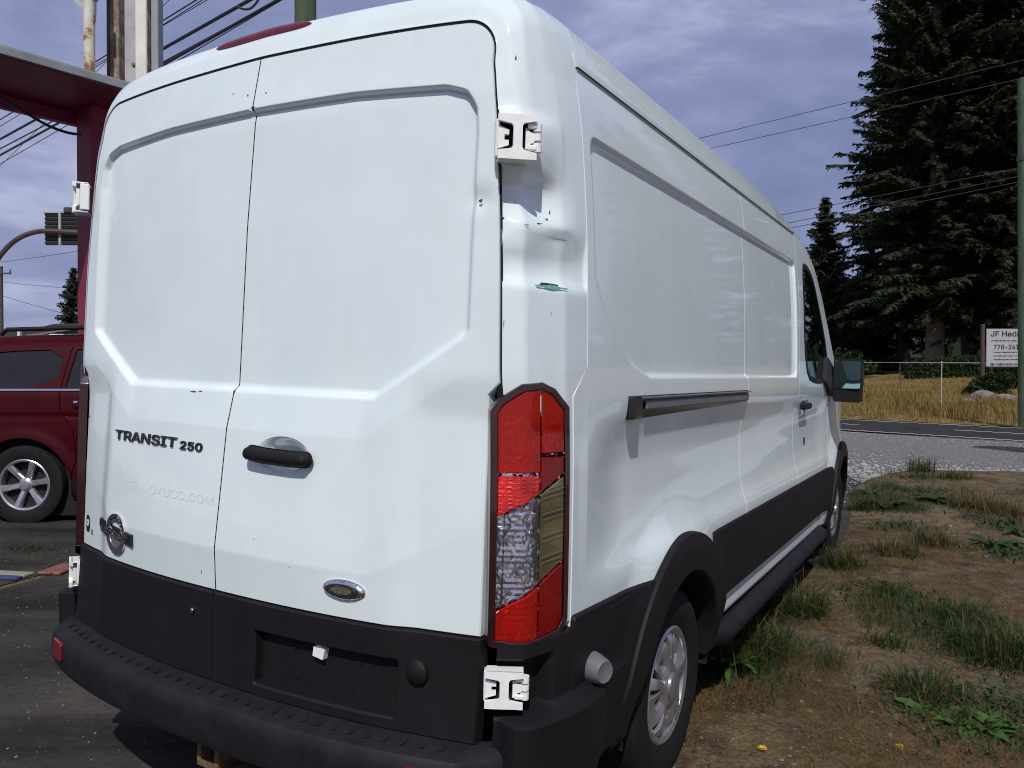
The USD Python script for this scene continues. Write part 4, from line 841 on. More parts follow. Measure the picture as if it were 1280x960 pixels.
for i, (px, py, sz, lab) in enumerate(((1188, 663, .035, 'crumpled white paper scrap among the back weeds'), (995, 858, .013, 'small white litter crumb beside the rear tyre clump'))):
    s0 = trimesh.creation.icosphere(2, sz); v = s0.vertices * (1 + .5 * (meshkit.noise(s0.vertices / sz * 2.2, i)[:, None] - .5)) * [1, .8, .6]
    p = obj('paper_scrap', T(v + gnd(px, py) + [0, 0, sz * .5], s0.faces), 'paper', smooth=False); tag(p, lab, 'litter')
rr = np.random.default_rng(5)
for i, (px, py, L, yw, lab) in enumerate(((1100, 932, .22, .3, 'dry brown stick lying on the bare soil'), (1265, 780, .30, 1.0, 'pale twig leaning in the right-hand grass'))):
    g0 = gnd(px, py) + [0, 0, .035]; p = obj('stick', tube([g0, g0 + [L * .5 * math.cos(yw), L * .5 * math.sin(yw), .012], g0 + [L * math.cos(yw), L * math.sin(yw), .004]], [.006, .005, .003], 6), 'twig'); tag(p, lab, 'stick')
# loose stones on the lot and the slab
def stones(n, poly, smin, smax, seed, zf, lift):
    rr = np.random.default_rng(seed); q = scatter(n, poly, rr); b = trimesh.creation.icosahedron(); nb = len(b.vertices)
    sz = smin * (smax / smin) ** rr.random(n) ** 1.0
    V = b.vertices[None] * (1 + .35 * (rr.random((n, nb, 1)) - .5)) * sz[:, None, None] * np.array([1, 1, .6]) + np.c_[q, zf(q[:, 0], q[:, 1]) + lift][:, None]
    return T(V.reshape(-1, 3), (np.asarray(b.faces)[None] + np.arange(n)[:, None, None] * nb).reshape(-1, 3))
leafy('stone_bits', [(0, (0.14, 0.14, 0.14)), (0.5, (0.225, 0.225, 0.22)), (0.9, (0.27, 0.265, 0.257)), (1, (0.31, 0.30, 0.29))], 0.9, 0.0)
LOT = Polygon([P_(1050, 650), P_(1066, 612), P_(1085, 596), P_(1150, 586), P_(1290, 590), P_(1330, 556), P_(1270, 552), P_(1044, 540), P_(1030, 560)])
obj('loose_gravel', stones(20000, LOT, .006, .024, 3, ground_z, .010), 'stone_bits', smooth=False, label='loose grey gravel over the lot by the road', cat='gravel', kind='stuff')
obj('verge_grit', stones(3500, VIEW, .003, .010, 4, verge_z, .0), 'stone_bits', smooth=False, label='fine grit lying in the soil of the verge', cat='grit', kind='stuff')
SL = Polygon([P_(0, 700), P_(90, 690), P_(140, 870), P_(300, 955), P_(0, 958)])
obj('pavement_grit', stones(170, SL, .002, .007, 6, ground_z, .012), 'stone_bits', smooth=False, label='pale grit on the dark concrete by the van', cat='grit', kind='stuff')
g0 = P_(40, 690)
q = np.c_[r.normal(g0[0], .14, 260), r.normal(g0[1], .07, 260)]; obj('moss_tuft', blades(np.c_[q, ground_z(q[:, 0], q[:, 1]) + .01], r.uniform(.02, .06, 260), r.uniform(.003, .006, 260), r.uniform(0, 6.3, 260), r.uniform(.2, 1.1, 260)), 'green_blade', smooth=False, label='little tuft of grass in a crack of the concrete', cat='grass', kind='stuff')
# field grass across the road
FV = Polygon([road_pt(5.7, -12), road_pt(5.7, 22), road_pt(34, 22), road_pt(34, -14)])
q = scatter(46000, FV, r, lambda p: np.clip(1.25 - (roadd(p[:, 0], p[:, 1]) - 5.7) / 30, .12, 1) * (.35 + .65 * smoothstep(.35, .6, patch(p, .35, 9))))
dq = roadd(q[:, 0], q[:, 1]); hq = np.interp(dq, [5.7, 7, 13, 20, 34], [.35, .62, .50, .25, .15]) * r.uniform(.5, 1.2, len(q))
obj('field_grass', blades(np.c_[q, ground_z(q[:, 0], q[:, 1])], hq, r.uniform(.012, .03, len(q)), r.uniform(0, 6.28, len(q)), r.uniform(.05, .6, len(q)), .5), 'field_straw', smooth=False, label='tall dry golden grass across the road', cat='grass', kind='stuff')

# ------------------------------------------------------------------ trees
def fir_crown(h, rad, clear, seed, dens=1.0):
    rr = np.random.default_rng(seed); base, tip, wid = [], [], []
    nb = []
    z = clear
    while z < h - .4:
        t = (z - clear) / (h - clear); prof = rad * min(1.0, (1 - t) ** (.42 if h > 30 else .8) * 1.02) * (.80 + .2 * smoothstep(0, .08, t))
        for k in range(rr.integers(5, 8)):
            L = prof * rr.choice([rr.uniform(.45, .8), rr.uniform(.75, 1.12)]); az = rr.uniform(0, 6.283); el = np.interp(t, [0, .5, 1], [-.12, .08, .75]) + rr.normal(0, .17)
            n = max(3, int(L / .22 * dens)); s = np.linspace(.15 if t > .05 else .3, 1, n)
            droop = -.16 * L * s ** 2 + .10 * L * np.clip(s - .7, 0, 1) * 1.5
            px = np.c_[np.cos(az) * L * s * np.cos(el), np.sin(az) * L * s * np.cos(el), z + L * s * np.sin(el) + droop]
            side = np.array([-np.sin(az), np.cos(az), 0]); fwd = np.array([np.cos(az), np.sin(az), 0])
            for sg in (-1, 1, 0):
                tw = (.24 + .74 * (1 - s) ** .8 * min(1, L / 4)) * rr.uniform(.6, 1.25, n) * (1 if sg else .5)
                d = side * sg + fwd * .75 + np.c_[rr.normal(0, .16, n), rr.normal(0, .16, n), rr.normal(-.45, .34, n)]
                base.append(px); tip.append(px + d * tw[:, None]); wid.append(np.full(n, .095) * rr.uniform(.7, 1.5, n))
        z += rr.uniform(.22, .48) * (h / 40) ** .5
    B, E_, W = np.vstack(base), np.vstack(tip), np.hstack(wid); n = len(B)
    d = E_ - B; s = np.cross(d, [0, 0, 1.0]); s /= np.linalg.norm(s, axis=1)[:, None] + 1e-9
    sag = np.array([0, 0, -1.0]) * (np.linalg.norm(d, axis=1) * .16)[:, None]
    m1, m2 = B + d * .33, B + d * .66; jit = lambda: rr.normal(0, .05, (n, 3))
    V = np.stack([B, m1 - s * W[:, None] + sag + jit(), m1 + s * W[:, None] + sag + jit(), m2 - s * W[:, None] * .75 + sag * 1.6 + jit(), m2 + s * W[:, None] * .75 + sag * 1.6 + jit(), E_ + sag * 1.2], 1).reshape(-1, 3)
    i = np.arange(n)[:, None] * 6
    return T(V, np.vstack([i + [0, 1, 2], i + [1, 3, 2], i + [3, 5, 4]]))
def trunk_mesh(h, r0, seed, bare=0):
    rr = np.random.default_rng(seed); z = np.r_[-.6, 0, .4, 1.2, np.linspace(3, h, 14)]; rad = r0 * np.r_[1.5, 1.4, 1.15, 1.03, np.linspace(1, .06, 14)]
    m = tube(np.c_[np.cumsum(rr.normal(0, .03, len(z))), np.cumsum(rr.normal(0, .03, len(z))), z], rad, 14)
    ms = [m]
    for k in range(26):
        zz = rr.uniform(3, h * .9); az = rr.uniform(0, 6.28); L = rr.uniform(.8, 3.0) * (1 - zz / h * .7); ms.append(tube([(0, 0, zz), (np.cos(az) * L * .5, np.sin(az) * L * .5, zz - .05 * L), (np.cos(az) * L, np.sin(az) * L, zz - .18 * L)], [.06, .04, .02], 5))
    return join(ms)
def fir(name, label, px, D, h, rad, clear, r0, seed, dens=1.0):
    x = (px - 640) / FPX * D; t = thing(name, label, 'tree', (x, D, float(ground_z(x, D)) - .05), 0, None)
    obj('trunk', trunk_mesh(h, r0, seed), 'bark', t, smooth=60); obj('crown', fir_crown(h, rad, clear, seed, dens), 'needles', t, smooth=False); return t
F1 = fir('fir_tree', 'tall dark fir with the bare grey trunk in the middle of the grove', 1168, 58, 46, 7.6, 4.2, .62, 1, 2.0)
F2 = fir('fir_tree', 'dark fir at the right of the grove behind the billboard', 1262, 56, 42, 6.9, 4.2, .58, 2, 2.0)
F3 = fir('fir_tree', 'small pointed fir standing apart beyond the van mirror', 1031, 70, 15.6, 4.4, .5, .22, 3, 1.6)
def again(src, label, px, D, rz, sc):
    x = (px - 640) / FPX * D; return dup(src, (x, D, float(ground_z(x, D)) - .05), rz, label, None, (sc, sc, sc))
again(F2, 'fir filling the left flank of the grove', 1128, 70, 1.3, .86); again(F1, 'fir behind the grey-trunked fir, closing the grove', 1210, 74, 2.4, .95); again(F3, 'low young fir at the foot of the grove, left', 1062, 66, 1.0, .50)
again(F3, 'low young fir at the foot of the grove, right of the first', 1088, 72, 2.0, .75); again(F1, 'fir past the right frame edge', 1330, 60, .7, .95)
again(F2, 'fir farther right along the field', 1500, 52, 2.2, .9); again(F1, 'lone fir right of the field gap', 1690, 46, 4.0, .62); again(F2, 'fir right of the lone fir', 1790, 44, 5.0, .66); again(F3, 'young fir right of all the firs', 1900, 44, 5.0, .9)
again(F3, 'dark conifer tip just left of the van', 93, 46, .4, .48)
def bush(label, px, D, R_, seed, zoff=0, sx=1.6, m='bush_leaf', n=2600, name='bush', cat='bush', group='bushes under the firs'):
    rr = np.random.default_rng(seed); x = (px - 640) / FPX * D; t = thing(name, label, cat, (x, D, float(ground_z(x, D)) + zoff), 0, group)
    p = rr.normal(0, 1, (n, 3)); p /= np.linalg.norm(p, axis=1)[:, None]; p *= (R_ * rr.random((n, 1)) ** .4) * (.7 + .6 * meshkit.fbm(p * 2.2 + seed, 3, seed)[:, None]); p *= [sx, 1, 1]; p[:, 2] = np.abs(p[:, 2])
    obj('stem', tube([(0, 0, -.1), (.05, 0, R_ * .5)], [.06, .03], 6), 'bark', t)
    obj('foliage', blades(p, rr.uniform(.10, .28, n), rr.uniform(.10, .2, n), rr.uniform(0, 6.28, n), rr.uniform(.2, 1.6, n), .4), m, t, smooth=False)
bush('round green bush left of the grey fir trunk', 1048, 56, 1.7, 1, .3); bush('low bush beside the small pointed fir', 1075, 60, 1.1, 2); bush('bush under the right fir beside the billboard', 1212, 54, 1.2, 3); bush('green bush below the billboard', 1250, 40, .75, 4, 0, 2.0)
bush('small bush between trunk and mirror', 1115, 62, 1.0, 5); bush('weedy bush beside the boulders', 1232, 37, .5, 6, 0, 2.0)
# cedar hedge row behind the wire fence
hr = np.random.default_rng(8); n = 9000; hx = hr.uniform(25.5, 38.5, n); hy = 50 + (hx - 32) * -.25 + hr.normal(0, .25, n); hzz = hr.random(n) * (.95 + .35 * meshkit.noise(np.c_[hx * 2.2, np.zeros(n), np.zeros(n)], 2))
obj('cedar_hedge', blades(np.c_[hx, hy, ground_z(hx, hy) + hzz], hr.uniform(.12, .3, n), hr.uniform(.06, .14, n), hr.uniform(0, 6.3, n), hr.uniform(0, .7, n)), 'bush_leaf', smooth=False, label='low dark cedar hedge row behind the wire fence', cat='hedge', kind='stuff')
# distant woods closing the horizon
far_mat = 'needles'
fw = np.random.default_rng(12); ms = []
n = 7000; px_ = fw.uniform(-500, 2100, n); D_ = fw.uniform(150, 210, n); x = (px_ - 640) / FPX * D_; top = 7 + 6 * meshkit.fbm(np.c_[px_ / 55, np.zeros(n), np.zeros(n)], 4, 3); top = np.where(px_ < 600, top * .35, top)
obj('far_wood', blades(np.c_[x, D_, np.full(n, 0.) + ground_z(x, D_) + fw.random(n) * top * .6], np.maximum(1.0, top * fw.uniform(.3, .6, n)), fw.uniform(1.2, 3.0, n), fw.uniform(0, 6.28, n), fw.uniform(0, .25, n), .2), far_mat, smooth=False, label='far dark line of woods on the horizon', cat='wood', kind='stuff')

# ------------------------------------------------------------------ left side: parked SUV, canopy, sign column, signal, building, poles and wires
simple('suv_red', (0.040, 0.0008, 0.0030), 0.4, 0.12, 4, coat=0.12, coat_roughness=0.05, spec=0.12)
simple('canopy_red', (0.20, 0.022, 0.050), 0.6, 0.2, 2.5, spec=0.3); simple('flashing', (0.24, 0.26, 0.27), 0.6, 0.2, 3)
simple('galvanised', (0.36, 0.36, 0.38), 0.6, 0.18, 3, bump=0.2, bscale=30); simple('old_white', (0.62, 0.61, 0.56), 0.65, 0.15, 4)
mat('rusty_white', {'g': ('texture_coordinate', {}), 'n': ('noise_texture', {'scale': 5.0, 'detail': 8.0, 'roughness': 0.7}), 'r': ('rgb_ramp', {'ramp': [(0.40, (0.58, 0.57, 0.50)), (0.54, (0.48, 0.44, 0.34)), (0.60, (0.26, 0.13, 0.05)), (0.72, (0.14, 0.06, 0.03))]}),
                    'p': ('principled_bsdf', {'roughness': 0.75})}, [('g.object', 'n.vector'), ('n.fac', 'r.fac'), ('r.color', 'p.base_color')])
mat('rusty_brown', {'g': ('texture_coordinate', {}), 'n': ('noise_texture', {'scale': 4.0, 'detail': 8.0, 'roughness': 0.7}), 'r': ('rgb_ramp', {'ramp': [(0.38, (0.30, 0.27, 0.22)), (0.52, (0.17, 0.12, 0.085)), (0.66, (0.10, 0.055, 0.03))]}),
                    'p': ('principled_bsdf', {'roughness': 0.8})}, [('g.object', 'n.vector'), ('n.fac', 'r.fac'), ('r.color', 'p.base_color')])
mat('pole_wood', {'g': ('texture_coordinate', {}), 'm': ('mapping', {'scale': (9, 9, 0.6)}), 'n': ('noise_texture', {'scale': 2.0, 'detail': 7.0, 'roughness': 0.7}), 'r': ('rgb_ramp', {'ramp': [(0.3, (0.040, 0.060, 0.034)), (0.55, (0.080, 0.105, 0.066)), (0.75, (0.11, 0.125, 0.09))]}),
                  'b': ('bump', {'strength': 0.7, 'distance': 0.01}), 'p': ('principled_bsdf', {'roughness': 0.9, 'specular_ior_level': 0.2})}, [('g.object', 'm.vector'), ('m.vector', 'n.vector'), ('n.fac', 'r.fac'), ('r.color', 'p.base_color'), ('n.fac', 'b.height'), ('b.normal', 'p.normal')])
simple('cable', (0.012, 0.012, 0.014), 0.6, 0.1); simple('signal_brown', (0.060, 0.036, 0.030), 0.6, 0.25, 6); simple('slat_grey', (0.045, 0.043, 0.045), 0.6, 0.2, 6)
simple('roof_dark', (0.035, 0.032, 0.034), 0.9, 0.3, 5); simple('wall_tan', (0.20, 0.165, 0.13), 0.9, 0.15, 3); simple('billboard_white', (0.34, 0.355, 0.365), 0.6, 0.08, 2); simple('ink', (0.02, 0.022, 0.024), 0.7)
simple('boulder', (0.17, 0.155, 0.135), 0.95, 0.5, 3, bump=0.9, bscale=9, bdist=0.05); simple('kerb_cream', (0.22, 0.23, 0.16), 0.85, 0.15, 20); simple('kerb_blue', (0.03, 0.042, 0.11), 0.8, 0.2, 20); simple('kerb_pink', (0.17, 0.07, 0.06), 0.85, 0.2, 20)

# SUV: local x forward (world right), side facing the camera at -y, z up, origin under the rear axle
g0 = gnd(28, 656); SUVL = (g0[0], g0[1] + .94, g0[2] - .01)
suv = thing('parked_suv', 'dark red sport utility vehicle parked beyond the left side of the van', 'car', SUVL)
_W = PchipInterpolator([.20, .35, .55, .80, .95, 1.10, 1.16, 1.45, 1.54, 1.60, 1.66], [.86, .90, .925, .935, .935, .925, .90, .80, .76, .68, .55])
def suv_y(x, z, off=0.0):
    w = _W(z) - .10 * smoothstep(2.9, 3.75, x) - .07 * smoothstep(-.55, -.98, x) - .02 * smoothstep(1.6, 2.6, x) * smoothstep(1.1, 1.5, z)
    for cx in (0, 2.78):
        rr_ = np.hypot(x - cx, z - .345); w = w + .022 * (1 - smoothstep(.42, .50, rr_)) * smoothstep(.15, .3, z)
    w = w - .010 * np.exp(-((z - .93) / .012) ** 2)
    return w + off
def suv_fn(off=0.0): return lambda P: np.c_[P[:, 0], -suv_y(P[:, 0], P[:, 1], off), P[:, 1]]
SB = Polygon(chaikin([(-.96, .30), (-.98, .62), (-.95, .95), (-.93, 1.14), (-.72, 1.47), (-.55, 1.60), (-.2, 1.635), (.8, 1.655), (1.5, 1.62), (1.85, 1.50), (2.45, 1.135), (3.2, 1.04), (3.58, .92), (3.70, .65), (3.68, .30), (3.3, .22), (-.6, .24)], 2, True))
SB = SB.difference(Point(0, .345).buffer(.405, 40)).difference(Point(2.78, .345).buffer(.405, 40))
qw = Polygon(chaikin([(-.66, 1.17), (-.60, 1.30), (-.46, 1.44), (-.30, 1.49), (.30, 1.51), (.25, 1.165)], 1, True)); rw = Polygon([(.34, 1.165), (.385, 1.51), (1.02, 1.515), (1.02, 1.165)]).buffer(-.02).buffer(.02); fw_ = Polygon([(1.10, 1.165), (1.10, 1.51), (1.45, 1.50), (1.70, 1.44), (2.12, 1.19), (2.05, 1.165)]).buffer(-.02).buffer(.02)
gaps = [LineString([(.345, 1.53), (.305, 1.16), (.32, .98), (.43, .82), (.455, .60), (.40, .36)]).buffer(.004), LineString([(1.06, 1.56), (1.06, .34)]).buffer(.004), LineString([(2.16, 1.15), (2.28, .62), (2.26, .34)]).buffer(.004)]
sbody = SB.difference(qw).difference(rw).difference(fw_)
for gl_ in gaps: sbody = sbody.difference(gl_)
for s in (1, -1):
    flip = (lambda m: m) if s > 0 else (lambda m: T(m.vertices * [1, -1, 1], m.faces[:, ::-1]))
    obj('side_panel', flip(sheet(sbody, .03, suv_fn(), (0, 1, 0))), 'suv_red', suv, smooth=30)
    for wn in (qw, rw, fw_): obj('side_window', flip(sheet(wn.buffer(.008), .05, suv_fn(-.012))), 'gloss_black', suv, smooth=30)
    obj('belt_trim', flip(sheet(box(-.68, 1.150, 2.10, 1.166), .03, suv_fn(.010), (0, 1, 0), depth=.012)), 'chrome', suv)
    obj('door_handle', flip(sheet(LineString([(.46, 1.03), (.62, 1.035)]).buffer(.014), .01, suv_fn(.028), (0, 1, 0), depth=.02)), 'suv_red', suv)
    obj('handle_glint', flip(sheet(LineString([(.455, 1.055), (.475, 1.055)]).buffer(.008), .008, suv_fn(.030), (0, 1, 0), depth=.02)), 'chrome', suv)
    obj('roof_rail', flip(tube([(-.35, -.66, 1.64), (-.30, -.66, 1.685), (.6, -.66, 1.71), (1.35, -.66, 1.685), (1.42, -.66, 1.65)], .020, 8)), 'black_plastic', suv)
    obj('sill_moulding', flip(sheet(box(.42, .26, 2.36, .40), .05, suv_fn(.012), (0, 1, 0))), 'black_plastic', suv)
sp = [(-.97, .30), (-.98, .62), (-.95, .95), (-.93, 1.14), (-.72, 1.47), (-.55, 1.60), (-.2, 1.635), (.8, 1.655), (1.5, 1.62), (1.85, 1.50), (2.45, 1.135), (3.2, 1.04), (3.58, .92), (3.70, .65), (3.68, .30)]
def suv_across(pts, cr=.03):
    rows = []
    for x, z in pts:
        w = float(suv_y(np.array([x]), np.array([z]))[0]); t_ = np.linspace(-1, 1, 15); rows.append(np.c_[np.full(15, x) + (cr * (1 - t_ ** 2) if x > 3 else 0), t_ * w, z + cr * (1 - t_ ** 2)])
    return grid(np.array(rows))
obj('tailgate', suv_across(sp[:4]), 'suv_red', suv); obj('rear_window', suv_across(sp[3:6]), 'gloss_black', suv); obj('roof', suv_across(sp[5:9]), 'suv_red', suv); obj('windscreen', suv_across(sp[8:11]), 'gloss_black', suv); obj('bonnet', suv_across(sp[10:13]), 'suv_red', suv); obj('grille', suv_across(sp[12:]), 'black_plastic', suv)
obj('underbody', bx((4.2, 1.5, .25), (1.35, 0, .32)), 'dark_inside', suv)
obj('wheel_well', [bx((.84, .5, .75), (cx, sy * .60, .45)) for cx in (0, 2.78) for sy in (-1, 1)], 'dark_inside', suv, kind='stuff')
for cx in (0, 2.78):
    for sy in (-1, 1):
        def wp(m):
            v = np.asarray(m.vertices)[:, [1, 0, 2]] * [1, -1, 1]; f = np.asarray(m.faces)
            if sy > 0: v = v * [1, -1, 1]; f = f[:, ::-1]
            return T(v + [cx, sy * .815, .345], f)
        ty = lathe([(-.11, .21), (-.115, .25), (-.118, .30), (-.105, .332), (-.06, .345), (.06, .345), (.105, .332), (.118, .30), (.112, .25), (.10, .222), (.06, .215)], 56)
        w = obj('wheel', wp(ty), 'rubber', suv, smooth=40); obj('brake_disc', wp(lathe([(.0, .215), (.0, .0)], 32)), 'dark_inside', w)
        rim = [lathe([(.03, .216), (.098, .224), (.104, .214), (.098, .200), (.03, .196)], 56)]
        for k in range(6):
            a = k * np.pi / 3 + .18; u_, v_ = np.array([math.cos(a), math.sin(a)]), np.array([-math.sin(a), math.cos(a)]); pts = []
            for rr_, ww, xx in ((.05, .026, .060), (.125, .024, .078), (.202, .032, .086)):
                for q_, dx in ((-1, 0), (-.6, .014), (.6, .014), (1, 0)): pts.append((xx + dx, *(u_ * rr_ + v_ * ww * q_)))
                for q_ in (-1, 1): pts.append((xx - .03, *(u_ * rr_ + v_ * ww * q_)))
            for i0 in (0, 6): rim.append(T(*(lambda h_: (h_.vertices, h_.faces))(trimesh.convex.convex_hull(np.array(pts[i0:i0 + 12])))))
        rim.append(lathe([(.04, .062), (.078, .058), (.088, .040), (.094, .036), (.096, 0)], 32))
        obj('rim', [wp(m) for m in rim], 'alloy', w, smooth=30)

# canopy on a red column
cz = 5.0; kD = lambda py: (cz - H0) * FPX / (470 - py)
n0, n1 = at(0, 72, kD(72)), at(156, 116, kD(116)); f0, f1 = at(0, 122, kD(122)), at(101, 148, kD(148))
cd = (n1 - n0)[:2] / np.linalg.norm((n1 - n0)[:2]); cp = np.array([-cd[1], cd[0]]); wc = float(abs(np.dot((f0 - n0)[:2], cp))); A0, A1 = n0[:2] - cd * 3.5, n1[:2] + cd * .4
ang = math.atan2(cd[1], cd[0]); mid = (A0 + A1) / 2 + cp * wc / 2; Lc = np.linalg.norm(A1 - A0)
can = thing('canopy', 'dark red canopy on a red column with a grey metal edge', 'canopy', (*mid, ground_z(*mid)), ang); gz = float(ground_z(*mid))
obj('soffit', bx((Lc, wc, .10), (0, 0, cz - gz + .05)), 'canopy_red', can); obj('roof_edge', bx((Lc + .02, .05, .09), (0, -wc / 2 - .027, cz - gz + .06), .006), 'flashing', can); obj('roof_deck', bx((Lc, wc, .03), (0, 0, cz - gz + .119)), 'flashing', can)
colx = at(126, 300, 10.55); cl_ = np.array([np.dot(colx[:2] - mid, cd), np.dot(colx[:2] - mid, cp)])
obj('column', bx((.42, .42, cz - gz), (cl_[0], cl_[1], (cz - gz) / 2), .01), 'canopy_red', can); obj('column_trim', bx((.03, .03, cz - gz - .5), (cl_[0] + .225, cl_[1] - .20, (cz - gz) / 2)), 'old_white', can)
obj('edge_beam', bx((Lc, .12, .16), (0, wc / 2 - .06, cz - gz - .08), .01), 'canopy_red', can)
def upright(px, D): x = (px - 640) / FPX * D; return np.array([x, D, float(ground_z(x, D))])
b = upright(114, 12.4); pp = thing('steel_pipe', 'rust-stained white steel pipe rising above the canopy', 'pipe', b); obj('tube', tube([(0, 0, -.1), (0, 0, 9.5)], .082, 16), 'rusty_white', pp); obj('cap', bx((.22, .22, .03), (0, 0, 9.5)), 'rusty_white', pp); obj('bracket', bx((.05, .10, .30), (.095, 0, 7.05)), 'galvanised', pp)
pts = [at(80, -12, 12.7), at(123, 31, 12.7), at(126, -60, 12.7), at(80, -60, 12.7)]; sgm = extrude(Polygon([(p[0], p[2]) for p in pts]), .08); sgm.vertices = sgm.vertices[:, [0, 2, 1]] + [0, 12.55, 0]
sg = obj('hanging_sign', T(sgm.vertices, sgm.faces[:, ::-1]), 'galvanised', smooth=False); tag(sg, 'grey corner of a sign hung behind the white pipe', 'sign')
b = upright(176, 13.2); cw = 13.2 / FPX
col = thing('sign_column', 'tall weathered steel sign column with a rusty left flange', 'column', b)
obj('rust_flange', bx((12 * cw, .30, 10), (-22 * cw, -.10, 5), .01), 'rusty_brown', col); obj('web_panel', bx((21 * cw, .10, 10), (-6 * cw, -.02, 5)), 'galvanised', col); obj('dark_edge', bx((2.2 * cw, .34, 10), (-29 * cw, -.10, 5)), 'signal_brown', col)
obj('white_flange', bx((14 * cw, .24, 10), (11 * cw, -.14, 5), .01), 'old_white', col); obj('side_plate', bx((9 * cw, .20, 10), (24 * cw, -.05, 5), .01), 'flashing', col); obj('seam', bx((1.0 * cw, .25, 10), (19 * cw, -.135, 5)), 'rusty_brown', col)
for z in (6.2, 7.55, 8.3): obj('bolt', T(*(lambda m: (m.vertices[:, [1, 0, 2]] * [1, -1, 1] + [-4 * cw, -.075, z], m.faces))(lathe([(0, .035), (.02, .035), (.03, .02), (.03, 0)], 8))), 'rusty_brown', col)
# traffic signal seen from behind on its curved arm
D = 20.0; s0 = at(56, 266, D); s1 = at(112, 306, D); w_, h_ = s1[0] - s0[0], s0[2] - s1[2]; c0 = (s0 + s1) / 2
sig = thing('traffic_signal', 'louvred grey signal backplate on a curved brown mast arm', 'traffic signal', upright(-22, D)); o = np.array(upright(-22, D))
obj('backplate', bx((w_, .04, h_), c0 - o + [0, .05, 0]), 'slat_grey', sig)
for k in range(8): obj('slat', bx((w_ * .98, .05, h_ / 11), c0 - o + [0, .0, h_ * (.44 - k * .126)], 0, (.5, 0, 0)), 'slat_grey', sig)
obj('centre_strap', bx((.055, .07, h_ * 1.02), c0 - o + [-w_ * .14, -.03, 0]), 'galvanised', sig); obj('top_rim', bx((w_ * 1.02, .09, .04), c0 - o + [0, 0, h_ * .51]), 'galvanised', sig)
arm = np.array([at(*p, D - .12) for p in ((-22, 470), (-22, 400), (-18, 360), (-8, 332), (4, 314), (20, 299), (38, 291), (56, 288), (98, 291))]) - o; arm[0] = (0, -.12, -.1)
obj('mast_arm', tube(chaikin(arm, 2), .062, 10), 'signal_brown', sig); cb_ = at(86, 263, D) - o; obj('camera_box', bx((.20, .16, .14), cb_, .02), 'slat_grey', sig); obj('camera_bracket', tube([cb_ + [.1, 0, .0], cb_ + [.26, 0, .01], cb_ + [.28, 0, -.3]], .012, 6), 'galvanised', sig)
# poles
b = upright(383, 12); po = thing('utility_pole', 'greenish wooden utility pole standing behind the van roof', 'utility pole', b); obj('shaft', tube([(0, 0, -.2), (0, 0, 11)], [.175, .15], 18), 'pole_wood', po)
b = upright(1280, 24); po = thing('utility_pole', 'green wooden utility pole at the right frame edge by the road', 'utility pole', b); ptop = at(1272, 98, 24)[2] - b[2]
obj('shaft', tube([(.08, 0, -.2), (-.06, 0, ptop)], [.215, .165], 18), 'pole_wood', po); obj('band', tube([(-.025, 0, ptop * .765), (-.027, 0, ptop * .778)], .198, 18), 'slat_grey', po); obj('top_fitting', bx((.10, .2, .35), (.02, -.05, ptop - .10), .02), 'signal_brown', po); obj('riser_conduit', tube([(.14, -.12, ptop * .3), (.12, -.12, ptop * .9)], .03, 6), 'slat_grey', po)
b = upright(2, 60); po = thing('utility_pole', 'thin far utility pole with a short crossarm', 'utility pole', b); ht = at(2, 333, 60)[2] - b[2]
obj('shaft', tube([(0, 0, -.2), (0, 0, ht)], [.18, .14], 10), 'signal_brown', po); obj('crossarm', bx((1.5, .12, .12), (.1, -.15, ht - .55)), 'signal_brown', po)
for k in (-.5, .2, .8): obj('insulator', tube([(k, -.15, ht - .48), (k, -.15, ht - .25)], .05, 8), 'slat_grey', po)
# wires (left bundle to the pole behind the van, faint ones beyond the van roof, cable under the canopy)
def wire(a, b_, Da, Db, rad, label, sag=.0):
    p0, p1 = at(*a, Da), at(*b_, Db); t_ = np.linspace(0, 1, 24)[:, None]; P = p0 + (p1 - p0) * t_; P[:, 2] -= sag * 4 * (t_ * (1 - t_))[:, 0]
    w = obj('power_line', tube(P, rad, 6), 'cable', smooth=True); tag(w, label, 'power line')
def ext(p, q, xa, xb): s = (q[1] - p[1]) / (q[0] - p[0]); return (xa, p[1] + s * (xa - p[0])), (xb, p[1] + s * (xb - p[0]))
for p, q, xb, rad, lab in (((0, 172), (206, 58), 345, .034, 'thickest black cable crossing behind the sign column'), ((0, 184), (206, 75), 372, .018, 'thin cable just below the thickest one'), ((0, 192), (206, 78), 366, .030, 'second thick black cable behind the sign column'), ((0, 203), (206, 84), 372, .010, 'lowest hairline wire of the bundle behind the sign column'),
                           ((91, 92), (147, 58), 236, .010, 'upper hairline wire right of the white pipe'), ((93, 94), (147, 63), 232, .008, 'hairline wire just under the uppermost one'), ((0, 148), (28, 131), 330, .010, 'upper wire of the pair in the open sky far left'), ((0, 156), (37, 133), 330, .010, 'lower wire of the pair in the open sky far left'), ((10, 196), (62, 145), 250, .007, 'steep hairline wire crossing the far left bundle')):
    (a, b_) = ext(p, q, -140, 383); wire(a, b_, 34, 13.5, rad, lab, .05)
lp = chaikin(np.array([at(*p, 13.6) for p in ((296, 8), (305, 12), (314, 11), (322, 2), (330, -14))]), 2); w = obj('power_line', tube(lp, .02, 6), 'cable'); tag(w, 'looped cable end hanging above the van roof', 'power line')
lp = chaikin(np.array([at(*p, kD(122) * .96 + i * .05) for i, p in enumerate(((2, 122), (24, 136), (47, 150), (60, 157), (72, 162), (88, 167), (103, 168)))]), 2); w = obj('power_line', tube(lp, .018, 6), 'cable'); tag(w, 'black cable drooping from the canopy to its column', 'power line')
